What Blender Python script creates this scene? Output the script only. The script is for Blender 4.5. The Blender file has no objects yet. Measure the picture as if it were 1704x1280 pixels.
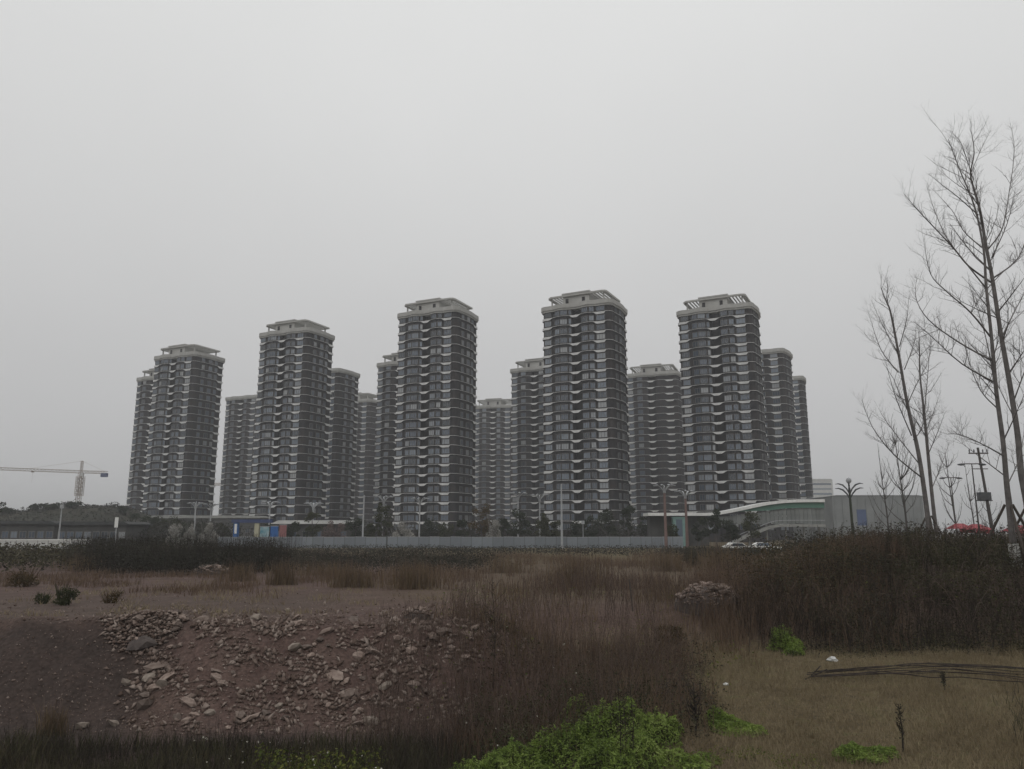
import bpy, bmesh, math, random
import numpy as np
from mathutils import Vector, Matrix

random.seed(7)
rng = np.random.default_rng(11)
PI = math.pi
S = bpy.context.scene
COL = S.collection

# ------------------------------------------------------------------ camera
FPX, PITCH, CZ = 1287.0, math.radians(10.8), 3.0
cam_d = bpy.data.cameras.new('camera')
cam = bpy.data.objects.new('camera', cam_d)
COL.objects.link(cam)
cam_d.sensor_fit = 'HORIZONTAL'
cam_d.sensor_width = 36.0
cam_d.lens = FPX / 1704 * 36.0
cam_d.clip_start, cam_d.clip_end = 0.1, 9000
cam.location = (0, 0, CZ)
cam.rotation_euler = (math.radians(90) + PITCH, 0, 0)
S.camera = cam

# ------------------------------------------------------------------ overcast sky
world = bpy.data.worlds.new('World')
S.world = world
world.use_nodes = True
wt = world.node_tree
wt.nodes.clear()
w_out = wt.nodes.new('ShaderNodeOutputWorld')
w_bg = wt.nodes.new('ShaderNodeBackground')
w_bg.inputs['Strength'].default_value = 0.1
w_sky = wt.nodes.new('ShaderNodeTexSky')
w_sky.sky_type = 'NISHITA'
w_sky.sun_disc = False
w_sky.sun_elevation = math.radians(48)
w_sky.sun_rotation = math.radians(200)
w_hs = wt.nodes.new('ShaderNodeHueSaturation')
w_hs.inputs['Saturation'].default_value = 0.15
w_tc = wt.nodes.new('ShaderNodeTexCoord')
w_sep = wt.nodes.new('ShaderNodeSeparateXYZ')
w_ramp = wt.nodes.new('ShaderNodeValToRGB')
cr = w_ramp.color_ramp
cr.elements[0].position, cr.elements[0].color = 0.0, (0.500, 0.500, 0.506, 1)
cr.elements[1].position, cr.elements[1].color = 1.0, (0.92, 0.925, 0.925, 1)
e = cr.elements.new(0.22); e.color = (0.575, 0.575, 0.577, 1)
e = cr.elements.new(0.60); e.color = (0.775, 0.78, 0.775, 1)
w_n = wt.nodes.new('ShaderNodeTexNoise')
w_n.inputs['Scale'].default_value = 1.6
w_n.inputs['Detail'].default_value = 3
w_map = wt.nodes.new('ShaderNodeMapRange')
w_map.inputs['To Min'].default_value = 9.1
w_map.inputs['To Max'].default_value = 10.9
w_mul = wt.nodes.new('ShaderNodeVectorMath'); w_mul.operation = 'SCALE'
w_mix = wt.nodes.new('ShaderNodeMixRGB')
w_mix.inputs['Fac'].default_value = 0.95
L = wt.links.new
L(w_tc.outputs['Generated'], w_sep.inputs[0]); L(w_sep.outputs['Z'], w_ramp.inputs['Fac'])
L(w_tc.outputs['Generated'], w_n.inputs['Vector']); L(w_n.outputs['Fac'], w_map.inputs['Value'])
L(w_ramp.outputs['Color'], w_mul.inputs[0]); L(w_map.outputs['Result'], w_mul.inputs['Scale'])
L(w_sky.outputs['Color'], w_hs.inputs['Color'])
L(w_hs.outputs['Color'], w_mix.inputs['Color1']); L(w_mul.outputs['Vector'], w_mix.inputs['Color2'])
L(w_mix.outputs['Color'], w_bg.inputs['Color']); L(w_bg.outputs['Background'], w_out.inputs['Surface'])

sun_d = bpy.data.lights.new('sun', 'SUN')
sun_d.energy, sun_d.angle, sun_d.color = 0.5, math.radians(30), (1.0, 0.97, 0.93)
sun = bpy.data.objects.new('sun', sun_d)
COL.objects.link(sun)
sun.rotation_euler = (math.radians(42), 0, math.radians(-20))

S.view_settings.view_transform = 'Standard'
S.view_settings.look = 'None'
S.view_settings.exposure = 0.0
S.view_settings.gamma = 1.0
S.view_settings.use_curve_mapping = False
S.cycles.use_denoising = True
S.cycles.max_bounces = 6
S.cycles.diffuse_bounces = 3

# ------------------------------------------------------------------ helpers
def ray(px, py):
    u, v = (px - 852) / FPX, (640 - py) / FPX
    c, s = math.cos(PITCH), math.sin(PITCH)
    return u, c - v * s, s + v * c
def at(px, py, Y):
    a, b, c = ray(px, py)
    t = Y / b
    return Vector((a * t, Y, CZ + c * t))
def zat(py, Y):
    return at(852, py, Y).z
def xat(px, py, Y):
    return at(px, py, Y).x

def tag(o, label=None, cat=None, group=None, kind=None):
    if label: o['label'] = label
    if cat: o['category'] = cat
    if group: o['group'] = group
    if kind: o['kind'] = kind
    return o
def empty(name, loc, rz=0.0, label=None, cat=None, group=None):
    o = bpy.data.objects.new(name, None)
    COL.objects.link(o)
    o.location = loc
    o.rotation_euler = (0, 0, rz)
    o.empty_display_size = 0.5
    return tag(o, label, cat, group)
def link(name, me, parent=None, loc=None, rz=0.0):
    o = bpy.data.objects.new(name, me)
    COL.objects.link(o)
    if parent is not None: o.parent = parent
    if loc is not None: o.location = loc
    if rz: o.rotation_euler = (0, 0, rz)
    return o
def copy_tree(o, parent=None):
    c = o.copy(); COL.objects.link(c); c.parent = parent
    for ch in list(o.children): copy_tree(ch, c)
    return c

class MB:
    """collects shapes into one mesh"""
    def __init__(s):
        s.v, s.f, s.m = [], [], []
    def add(s, vs, fs, mi=0):
        n = len(s.v)
        s.v += [tuple(p) for p in vs]
        s.f += [tuple(i + n for i in f) for f in fs]
        s.m += [mi] * len(fs)
    def box(s, x0, x1, y0, y1, z0, z1, mi=0):
        s.add([(x0,y0,z0),(x1,y0,z0),(x1,y1,z0),(x0,y1,z0),(x0,y0,z1),(x1,y0,z1),(x1,y1,z1),(x0,y1,z1)],
              [(0,3,2,1),(4,5,6,7),(0,1,5,4),(1,2,6,5),(2,3,7,6),(3,0,4,7)], mi)
    def prism(s, pts, z0, z1, mi=0):
        n = len(pts)
        s.add([(p[0],p[1],z0) for p in pts] + [(p[0],p[1],z1) for p in pts],
              [tuple(range(n-1,-1,-1)), tuple(range(n,2*n))] + [(i,(i+1)%n,n+(i+1)%n,n+i) for i in range(n)], mi)
    def prism_y(s, pts, y0, y1, mi=0):
        n = len(pts)
        s.add([(p[0],y0,p[1]) for p in pts] + [(p[0],y1,p[1]) for p in pts],
              [tuple(range(n)), tuple(range(2*n-1,n-1,-1))] + [(i,n+i,n+(i+1)%n,(i+1)%n) for i in range(n)], mi)
    def tube(s, pts, radii, n=6, mi=0, caps=True):
        pts = [Vector(p) for p in pts]
        if not hasattr(radii, '__len__'): radii = [radii] * len(pts)
        base = len(s.v)
        up = None
        for i, p in enumerate(pts):
            d = (pts[min(i+1,len(pts)-1)] - pts[max(i-1,0)])
            if d.length < 1e-6: d = Vector((0,0,1))
            d.normalize()
            if up is None:
                up = d.cross(Vector((0.31,0.87,0.2)))
                if up.length < 0.05: up = d.cross(Vector((1,0,0)))
            up = (up - d * up.dot(d)); up.normalize()
            w = d.cross(up)
            for k in range(n):
                a = 2*PI*k/n
                s.v.append(tuple(p + (up*math.cos(a) + w*math.sin(a)) * radii[i]))
        for i in range(len(pts)-1):
            for k in range(n):
                a = base+i*n+k; b = base+i*n+(k+1)%n
                s.f.append((a, b, b+n, a+n)); s.m.append(mi)
        if caps:
            s.f.append(tuple(base+k for k in range(n-1,-1,-1))); s.m.append(mi)
            e = base+(len(pts)-1)*n
            s.f.append(tuple(e+k for k in range(n))); s.m.append(mi)
    def sphere(s, c, r, sx=1, sy=1, sz=1, n=10, mi=0):
        m = n//2
        vs = [(c[0], c[1], c[2]-r*sz)]
        for i in range(1, m):
            t = -PI/2 + PI*i/m
            for k in range(n):
                a = 2*PI*k/n
                vs.append((c[0]+r*sx*math.cos(t)*math.cos(a), c[1]+r*sy*math.cos(t)*math.sin(a), c[2]+r*sz*math.sin(t)))
        vs.append((c[0], c[1], c[2]+r*sz))
        fs = [(0, 1+(k+1)%n, 1+k) for k in range(n)]
        for i in range(m-2):
            for k in range(n):
                a = 1+i*n+k; b = 1+i*n+(k+1)%n
                fs.append((a, b, b+n, a+n))
        e = 1+(m-2)*n
        fs += [(e+k, e+(k+1)%n, len(vs)-1) for k in range(n)]
        s.add(vs, fs, mi)
    def mesh(s, name, mats, smooth=False):
        me = bpy.data.meshes.new(name)
        me.from_pydata(s.v, [], s.f)
        for m in (mats if isinstance(mats, (list, tuple)) else [mats]): me.materials.append(m)
        me.polygons.foreach_set('material_index', s.m)
        if smooth: me.polygons.foreach_set('use_smooth', [True]*len(s.f))
        me.update()
        return me
    def build(s, name, mats, parent=None, loc=None, rz=0.0, smooth=False):
        return link(name, s.mesh(name, mats, smooth), parent, loc, rz)

def np_mesh(name, verts, faces, mat, smooth=False):
    """verts (N,3), faces (M,k) numpy arrays"""
    me = bpy.data.meshes.new(name)
    k = faces.shape[1]
    me.vertices.add(len(verts)); me.vertices.foreach_set('co', verts.astype(np.float32).ravel())
    me.loops.add(faces.size); me.loops.foreach_set('vertex_index', faces.astype(np.int32).ravel())
    me.polygons.add(len(faces))
    me.polygons.foreach_set('loop_start', np.arange(0, faces.size, k, dtype=np.int32))
    try: me.polygons.foreach_set('loop_total', np.full(len(faces), k, dtype=np.int32))
    except Exception: pass
    if smooth: me.polygons.foreach_set('use_smooth', np.ones(len(faces), dtype=bool))
    me.materials.append(mat)
    me.update(calc_edges=True)
    return me

# ---- value noise in numpy (terrain)
_tab = rng.random((256, 256))
def vnoise(x, y):
    x = np.asarray(x, float); y = np.asarray(y, float)
    xi, yi = np.floor(x).astype(int), np.floor(y).astype(int)
    fx, fy = x - xi, y - yi
    fx, fy = fx*fx*(3-2*fx), fy*fy*(3-2*fy)
    g = lambda a, b: _tab[a % 256, b % 256]
    return (g(xi,yi)*(1-fx)+g(xi+1,yi)*fx)*(1-fy) + (g(xi,yi+1)*(1-fx)+g(xi+1,yi+1)*fx)*fy
def fbm(x, y, o=4):
    r, a = 0, 0.5
    for k in range(o):
        r = r + a*(vnoise(x*2**k+17.3*k, y*2**k+5.1*k)-0.5); a *= 0.55
    return r
def sm(a, b, x):
    t = np.clip((x-a)/(b-a), 0, 1)
    return t*t*(3-2*t)

# ------------------------------------------------------------------ materials
def nt(name):
    m = bpy.data.materials.new(name); m.use_nodes = True
    t = m.node_tree
    return m, t, t.nodes['Principled BSDF']
def noise_mat(name, c1, c2, scale=4.0, rough=0.85, detail=5, spec=0.3, bump=0.0, bscale=30.0, c3=None, coord='Object', metal=0.0, rand=0.0):
    m, t, b = nt(name)
    tc = t.nodes.new('ShaderNodeTexCoord')
    n = t.nodes.new('ShaderNodeTexNoise')
    n.inputs['Scale'].default_value = scale; n.inputs['Detail'].default_value = detail
    r = t.nodes.new('ShaderNodeValToRGB')
    r.color_ramp.elements[0].position, r.color_ramp.elements[0].color = 0.32, (*c1, 1)
    r.color_ramp.elements[1].position, r.color_ramp.elements[1].color = 0.68, (*c2, 1)
    if c3:
        e = r.color_ramp.elements.new(0.5); e.color = (*c3, 1)
    t.links.new(tc.outputs[coord], n.inputs['Vector']); t.links.new(n.outputs['Fac'], r.inputs['Fac'])
    src = r.outputs['Color']
    if rand:
        oi = t.nodes.new('ShaderNodeObjectInfo')
        mr = t.nodes.new('ShaderNodeMapRange')
        mr.inputs['To Min'].default_value = 1-rand; mr.inputs['To Max'].default_value = 1+rand
        hs = t.nodes.new('ShaderNodeHueSaturation')
        t.links.new(oi.outputs['Random'], mr.inputs['Value']); t.links.new(mr.outputs['Result'], hs.inputs['Value'])
        t.links.new(src, hs.inputs['Color']); src = hs.outputs['Color']
    t.links.new(src, b.inputs['Base Color'])
    b.inputs['Roughness'].default_value = rough; b.inputs['Specular IOR Level'].default_value = spec; b.inputs['Metallic'].default_value = metal
    if bump:
        n2 = t.nodes.new('ShaderNodeTexNoise'); n2.inputs['Scale'].default_value = bscale; n2.inputs['Detail'].default_value = 6
        bp = t.nodes.new('ShaderNodeBump'); bp.inputs['Strength'].default_value = bump; bp.inputs['Distance'].default_value = 0.05
        t.links.new(tc.outputs[coord], n2.inputs['Vector']); t.links.new(n2.outputs['Fac'], bp.inputs['Height']); t.links.new(bp.outputs['Normal'], b.inputs['Normal'])
    return m
def island_mat(name, cols, rough=0.8, spec=0.2, trans=0.0, patch=0.0):
    """leaf, blade or stone material, each island its own tone"""
    m, t, b = nt(name)
    g = t.nodes.new('ShaderNodeNewGeometry')
    r = t.nodes.new('ShaderNodeValToRGB')
    n = len(cols)
    r.color_ramp.elements[0].position, r.color_ramp.elements[0].color = 0.0, (*cols[0], 1)
    r.color_ramp.elements[1].position, r.color_ramp.elements[1].color = 1.0, (*cols[-1], 1)
    for i in range(1, n-1):
        e = r.color_ramp.elements.new(i/(n-1)); e.color = (*cols[i], 1)
    src = g.outputs['Random Per Island']
    if patch:
        tc = t.nodes.new('ShaderNodeTexCoord'); ns = t.nodes.new('ShaderNodeTexNoise'); ns.inputs['Scale'].default_value = patch; ns.inputs['Detail'].default_value = 2
        mr = t.nodes.new('ShaderNodeMapRange'); mr.inputs['From Min'].default_value = .3; mr.inputs['From Max'].default_value = .7
        mx = t.nodes.new('ShaderNodeMath'); mx.operation = 'MULTIPLY_ADD'; mx.inputs[1].default_value = 0.45
        ml = t.nodes.new('ShaderNodeMath'); ml.operation = 'MULTIPLY'; ml.inputs[1].default_value = 0.55
        t.links.new(tc.outputs['Object'], ns.inputs['Vector']); t.links.new(ns.outputs['Fac'], mr.inputs['Value'])
        t.links.new(mr.outputs['Result'], ml.inputs[0]); t.links.new(src, mx.inputs[0]); t.links.new(ml.outputs[0], mx.inputs[2]); src = mx.outputs[0]
    t.links.new(src, r.inputs['Fac'])
    t.links.new(r.outputs['Color'], b.inputs['Base Color'])
    b.inputs['Roughness'].default_value = rough; b.inputs['Specular IOR Level'].default_value = spec
    if trans:
        tr = t.nodes.new('ShaderNodeBsdfTranslucent'); mix = t.nodes.new('ShaderNodeMixShader'); mix.inputs['Fac'].default_value = trans
        t.links.new(r.outputs['Color'], tr.inputs['Color'])
        t.links.new(b.outputs['BSDF'], mix.inputs[1]); t.links.new(tr.outputs['BSDF'], mix.inputs[2])
        t.links.new(mix.outputs['Shader'], t.nodes['Material Output'].inputs['Surface'])
    return m

M = {}
M['wall'] = noise_mat('tower_wall', (.016,.016,.021), (.036,.030,.029), .35, .8, bump=.2, bscale=3, rand=.12)
M['fascia'] = noise_mat('fascia_white', (.52,.52,.515), (.66,.66,.65), .5, .6)
M['crown'] = noise_mat('crown_stone', (.33,.325,.305), (.41,.405,.385), .3, .75)
M['frame'] = noise_mat('window_frame', (.11,.11,.11), (.15,.15,.15), 2, .5)
def glass_mat():
    m, t, b = nt('window_glass')
    oi = t.nodes.new('ShaderNodeObjectInfo')
    r = t.nodes.new('ShaderNodeValToRGB')
    r.color_ramp.elements[0].position, r.color_ramp.elements[0].color = 0, (.022,.030,.040,1)
    r.color_ramp.elements[1].position, r.color_ramp.elements[1].color = 1, (.33,.34,.345,1)
    e = r.color_ramp.elements.new(.45); e.color = (.065,.088,.125,1)
    e = r.color_ramp.elements.new(.8); e.color = (.14,.175,.22,1)
    t.links.new(oi.outputs['Random'], r.inputs['Fac']); t.links.new(r.outputs['Color'], b.inputs['Base Color'])
    b.inputs['Roughness'].default_value = .12; b.inputs['IOR'].default_value = 1.6; b.inputs['Specular IOR Level'].default_value = .8
    return m
M['glass'] = glass_mat()
M['concrete'] = noise_mat('concrete', (.22,.22,.21), (.32,.32,.30), 1.2, .85, bump=.2, bscale=8)
M['pale'] = noise_mat('pale_render', (.45,.45,.44), (.56,.56,.54), .6, .8)
M['fence_steel'] = noise_mat('hoarding_sheet', (.165,.185,.205), (.215,.235,.255), .6, .5, rand=.14)
M['post_steel'] = noise_mat('post_steel', (.05,.055,.06), (.09,.09,.095), 3, .5)
M['galv'] = noise_mat('galvanised', (.28,.29,.30), (.38,.39,.40), 2, .5)
M['white_paint'] = noise_mat('white_paint', (.66,.66,.64), (.78,.78,.76), 2, .5)
M['whitewash'] = noise_mat('whitewash', (.40,.40,.38), (.62,.61,.58), 6, .9)
M['blue'] = noise_mat('blue_paint', (.02,.09,.28), (.03,.13,.36), 2, .6)
M['blue_dk'] = noise_mat('dark_blue_paint', (.035,.05,.12), (.05,.07,.16), 2, .6)
M['cyan'] = noise_mat('cyan_print', (.06,.22,.28), (.35,.45,.48), .9, .6, detail=1)
M['cream'] = noise_mat('cream_print', (.40,.38,.27), (.48,.46,.34), 1, .7)
M['red'] = noise_mat('red_cloth', (.26,.05,.06), (.33,.07,.08), 1.5, .7)
M['pinkred'] = noise_mat('faded_red', (.22,.09,.09), (.28,.12,.12), 1.5, .7)
M['teal'] = noise_mat('teal_paint', (.16,.27,.25), (.22,.34,.31), 1, .6)
M['green_glass'] = noise_mat('green_panel', (.075,.17,.13), (.10,.21,.16), .3, .35)
M['grey_panel'] = noise_mat('grey_panel', (.15,.16,.155), (.22,.23,.22), .4, .5, rand=.2)
M['shed'] = noise_mat('shed_wall', (.045,.045,.044), (.08,.078,.075), .5, .85)
M['shed_roof'] = noise_mat('shed_roof', (.035,.037,.038), (.06,.06,.06), .6, .8)
M['clad'] = noise_mat('warehouse_cladding', (.19,.20,.20), (.25,.26,.26), .25, .6)
M['bark'] = noise_mat('bark', (.10,.092,.088), (.17,.157,.15), 3, .95, bump=.6, bscale=14)
M['bark_far'] = noise_mat('far_bark', (.06,.054,.05), (.09,.08,.075), 2, .95)
M['crane'] = noise_mat('crane_paint', (.22,.16,.11), (.28,.21,.15), 1, .6)
M['stake'] = noise_mat('timber_stake', (.055,.045,.04), (.09,.075,.062), 5, .9)
M['rod'] = noise_mat('rusty_rod', (.018,.016,.015), (.05,.035,.028), 12, .8)
M['tyre'] = noise_mat('tyre', (.012,.012,.012), (.02,.02,.02), 4, .9)
M['brown_post'] = noise_mat('brown_post', (.15,.095,.085), (.19,.125,.11), 2, .7)
M['stone'] = noise_mat('rubble_stone', (.13,.094,.078), (.23,.182,.155), 3, .95, bump=.4, bscale=9, rand=.5)
M['pale_stone'] = noise_mat('pale_boulder', (.20,.165,.137), (.28,.237,.20), 2.5, .95, bump=.4, bscale=7)
M['grit'] = island_mat('rubble_grit', [(.078,.053,.042),(.125,.090,.074),(.175,.133,.112),(.27,.22,.19)], .95)
M['leaf_green'] = island_mat('weed_leaf', [(.06,.088,.022),(.13,.19,.036),(.21,.285,.06),(.31,.36,.12)], .7, .3, .3, patch=1.1)
M['leaf_yellow'] = island_mat('yellow_weed_leaf', [(.05,.07,.015),(.10,.12,.025),(.17,.17,.04)], .75, .2, .25)
M['leaf_dark'] = island_mat('thicket_leaf', [(.028,.025,.021),(.052,.044,.034),(.062,.060,.032),(.115,.088,.06)], .9, .1, .1, patch=.35)
M['leaf_hedge'] = island_mat('hedge_leaf', [(.022,.022,.018),(.038,.036,.028),(.05,.05,.036)], .9, .1, .1, patch=.2)
M['leaf_olive'] = island_mat('olive_leaf', [(.030,.036,.018),(.05,.055,.026),(.07,.07,.034)], .85, .1, .15)
M['leaf_rust'] = island_mat('rust_leaf', [(.05,.045,.022),(.09,.06,.03),(.11,.075,.04)], .85, .1, .15)
M['leaf_pine'] = island_mat('tree_leaf', [(.020,.027,.018),(.034,.042,.024),(.048,.056,.032)], .85, .1, .15)
M['leaf_pale'] = island_mat('pale_plume', [(.20,.19,.17),(.32,.31,.285),(.45,.44,.41)], .9, .1, .2)
M['leaf_pink'] = island_mat('pinkish_twig', [(.10,.075,.065),(.15,.11,.10),(.19,.15,.14)], .9, .1, .1)
M['dry_grass'] = island_mat('dry_grass', [(.13,.102,.060),(.19,.15,.092),(.27,.22,.14),(.13,.135,.056)], .9, .1, .2, patch=.5)
M['red_grass'] = island_mat('reddish_grass', [(.080,.053,.038),(.125,.086,.060),(.18,.128,.09)], .9, .1, .15, patch=.25)
M['tan_grass'] = island_mat('tan_reed', [(.10,.07,.043),(.14,.10,.06),(.18,.135,.09)], .9, .1, .15)
M['twig'] = island_mat('dead_stalk', [(.062,.045,.038),(.108,.078,.064),(.175,.130,.105)], .95, .1)
M['twig_dark'] = island_mat('dark_twig', [(.018,.015,.013),(.032,.026,.022),(.045,.036,.03)], .95, .1)
M['flower'] = island_mat('seed_fluff', [(.30,.29,.24),(.42,.40,.34)], .9, .1)
M['litter'] = noise_mat('litter_plastic', (.42,.42,.41), (.58,.58,.56), 9, .6)
M['hillm'] = noise_mat('hill_scrub', (.028,.030,.022), (.055,.05,.036), .12, .95, bump=.5, bscale=1.5)

M['grit_base'] = noise_mat('heap_soil', (.06,.048,.045), (.10,.083,.075), 3, .95, bump=.5, bscale=12)

# ------------------------------------------------------------------ terrain
def terrain(x, y):
    x = np.asarray(x, float); y = np.asarray(y, float)
    edge = 26.4 + 1.3*fbm(x*.35, x*0+3.1) + .5*np.sin(x*.9)*.6
    edge = edge + .9*sm(-15, -19, x)
    foot = edge - 3.6 + .8*fbm(x*.5, x*0+9.7)
    t = np.clip((y-foot)/(edge-foot), 0, 1)
    prof = t*t*(2.2-1.2*t)
    low = -2.45 + .25*fbm(x*.4, y*.4) - .02*(23-np.clip(y,10,23))
    left = low*(1-prof)
    left = left + .22*sm(edge-.6, edge+.3, y)*sm(edge+3.5, edge+.8, y)*(.4+fbm(x*.6, y*.6)*2)
    # lobed, gullied bank face
    left = left + prof*(1-prof)*(1.6*fbm(x*.45+40, y*.25) + .7*fbm(x*1.5, y*1.1+9))
    right = -1.95 + .085*(np.clip(y, 10, 27)-17) + 1.15*sm(27.5, 34.0, y) + .10*fbm(x*.5, y*.5)
    right = right - sm(30, 38, y)*(right)*1.0
    k = sm(-.5, 4.2, x + (y-22)*.25)
    z = left*(1-k) + right*k
    far = sm(45, 110, y)
    z = z + 1.6*sm(28.5, 33, y)*sm(9.5, 16, x-(y-33)*.25)*(1-sm(62, 100, y))
    z = z + .16*fbm(x*.22, y*.22)*(1-far*.6) + .05*fbm(x*1.3, y*1.3)
    return z
def tz(x, y): return float(terrain(np.array([x]), np.array([y]))[0])
_ts = np.concatenate([np.arange(12, 70, .06), np.arange(70, 260, .5)])
def ground_hits(px, py):
    """many picture points at once -> (n,3) ground points"""
    px, py = np.asarray(px, float), np.asarray(py, float)
    out = []
    for c0 in range(0, len(px), 1500):
        u, v = (px[c0:c0+1500]-852)/FPX, (640-py[c0:c0+1500])/FPX
        c, s_ = math.cos(PITCH), math.sin(PITCH)
        b = c-v*s_; z = s_+v*c
        Yg = _ts[_ts < 62][None,::2]
        X = (u/b)[:,None]*Yg; Z = CZ+(z/b)[:,None]*Yg
        h = terrain(X, np.broadcast_to(Yg, X.shape)); under = Z <= h
        i = np.argmax(under, 1); ok = under.any(1)
        r = np.arange(len(i))
        out.append(np.stack([X[r,i], Yg[0][i], h[r,i]], 1)[ok])
    return np.concatenate(out)
def ground_hit(px, py):
    a, b, c = ray(px, py)
    X, Y, Z = a/b*_ts, _ts, CZ + c/b*_ts
    h = terrain(X, Y)
    i = np.argmax(Z <= h)
    if not (Z <= h).any(): i = len(_ts)-1
    return Vector((X[i], Y[i], float(h[i])))

ys = np.concatenate([[-3200,-900,-250,-80,-30,-10,0,6,10], np.arange(12,32,.13), np.arange(32,62,.35), np.arange(62,170,1.6), np.geomspace(172,3200,30)])
xh = np.concatenate([np.arange(0,24,.14), np.arange(24,60,.8), np.geomspace(61,3200,34)])
xs = np.concatenate([-xh[:0:-1], xh])
GX, GY = np.meshgrid(xs, ys)
GZ = terrain(GX, GY)
GZ = np.where(GY > 170, GZ*0.3, GZ)
nx, ny = len(xs), len(ys)
V = np.stack([GX.ravel(), GY.ravel(), GZ.ravel()], 1)
I = np.arange(nx*ny).reshape(ny, nx)
F = np.stack([I[:-1,:-1].ravel(), I[:-1,1:].ravel(), I[1:,1:].ravel(), I[1:,:-1].ravel()], 1)

def soil_mat():
    m, t, b = nt('soil')
    N = t.nodes.new; Lk = t.links.new
    tc = N('ShaderNodeTexCoord')
    def noise(sc, det=5):
        n = N('ShaderNodeTexNoise'); n.inputs['Scale'].default_value = sc; n.inputs['Detail'].default_value = det
        Lk(tc.outputs['Object'], n.inputs['Vector']); return n.outputs['Fac']
    def ramp(f, stops):
        r = N('ShaderNodeValToRGB')
        r.color_ramp.elements[0].position, r.color_ramp.elements[0].color = stops[0][0], (*stops[0][1], 1)
        r.color_ramp.elements[1].position, r.color_ramp.elements[1].color = stops[-1][0], (*stops[-1][1], 1)
        for p, c in stops[1:-1]:
            e = r.color_ramp.elements.new(p); e.color = (*c, 1)
        Lk(f, r.inputs['Fac']); return r.outputs['Color']
    def mix(f, a, c):
        x = N('ShaderNodeMixRGB'); Lk(f, x.inputs['Fac']); Lk(a, x.inputs['Color1']); Lk(c, x.inputs['Color2']); return x.outputs['Color']
    red = ramp(noise(.6), [(.3,(.072,.045,.040)), (.5,(.106,.068,.060)), (.7,(.142,.099,.086))])
    brown = ramp(noise(1.4), [(.3,(.066,.044,.037)), (.7,(.112,.079,.065))])
    grass = ramp(noise(2.2), [(.3,(.080,.062,.036)), (.55,(.120,.093,.054)), (.75,(.09,.088,.038))])
    a1 = N('ShaderNodeAttribute'); a1.attribute_name = 'grassy'
    a2 = N('ShaderNodeAttribute'); a2.attribute_name = 'greyish'
    a3 = N('ShaderNodeAttribute'); a3.attribute_name = 'dark_clay'
    grey = ramp(noise(.9), [(.3,(.058,.046,.038)), (.7,(.098,.080,.065))])
    clay = ramp(noise(1.1), [(.3,(.042,.032,.028)), (.7,(.062,.045,.039))])
    c = mix(noise(.35, 2), red, brown)
    c = mix(a2.outputs['Fac'], c, grey); c = mix(a3.outputs['Fac'], c, clay); c = mix(a1.outputs['Fac'], c, grass)
    fine = ramp(noise(9, 8), [(.3,(.62,.62,.62)), (.7,(1.25,1.25,1.25))])
    mu = N('ShaderNodeMixRGB'); mu.blend_type = 'MULTIPLY'; mu.inputs['Fac'].default_value = 1
    Lk(c, mu.inputs['Color1']); Lk(fine, mu.inputs['Color2']); Lk(mu.outputs['Color'], b.inputs['Base Color'])
    b.inputs['Roughness'].default_value = .95; b.inputs['Specular IOR Level'].default_value = .15
    bp = N('ShaderNodeBump'); bp.inputs['Strength'].default_value = .7; bp.inputs['Distance'].default_value = .08
    Lk(noise(6, 9), bp.inputs['Height']); Lk(bp.outputs['Normal'], b.inputs['Normal'])
    return m
gme = np_mesh('ground', V, F, soil_mat(), True)
xx, yy = V[:,0], V[:,1]
grassy = sm(1.5, 5, xx + (yy-22)*.2)*sm(32, 27, yy) + .8*sm(75, 100, yy) + .55*sm(30, 40, yy)*sm(-12, 2, xx)
greyish = sm(-5, -10, xx)*sm(25.5, 28, yy)*sm(45, 33, yy)*.45
dark_clay = np.clip(sm(-10.2, -11.6, xx + fbm(yy*.6, xx*.3)*2)*sm(27, 26, yy) + .8*sm(23.5, 22.2, yy)*sm(2, -2, xx), 0, 1)
for nm, a in (('grassy', grassy), ('greyish', greyish), ('dark_clay', dark_clay)):
    at_ = gme.attributes.new(nm, 'FLOAT', 'POINT'); at_.data.foreach_set('value', np.clip(a, 0, 1).astype(np.float32))
ground = tag(link('ground', gme), kind='structure')

# distant hill on the left
def hill_z(x, y):
    r = 12.2*np.exp(-((y-262)/26)**2) * sm(-110, -132, x) * (.92 + .10*np.sin(x*.045+1) + .5*fbm(x*.05, y*.05))
    return r - .6
hx, hy = np.meshgrid(np.linspace(-330, -100, 90), np.linspace(200, 330, 50))
hv = np.stack([hx.ravel(), hy.ravel(), hill_z(hx, hy).ravel()], 1)
I = np.arange(hv.shape[0]).reshape(50, 90)
hf = np.stack([I[:-1,:-1].ravel(), I[:-1,1:].ravel(), I[1:,1:].ravel(), I[1:,:-1].ravel()], 1)
tag(link('hill', np_mesh('hill', hv, hf, M['hillm'], True)), kind='structure')

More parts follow.
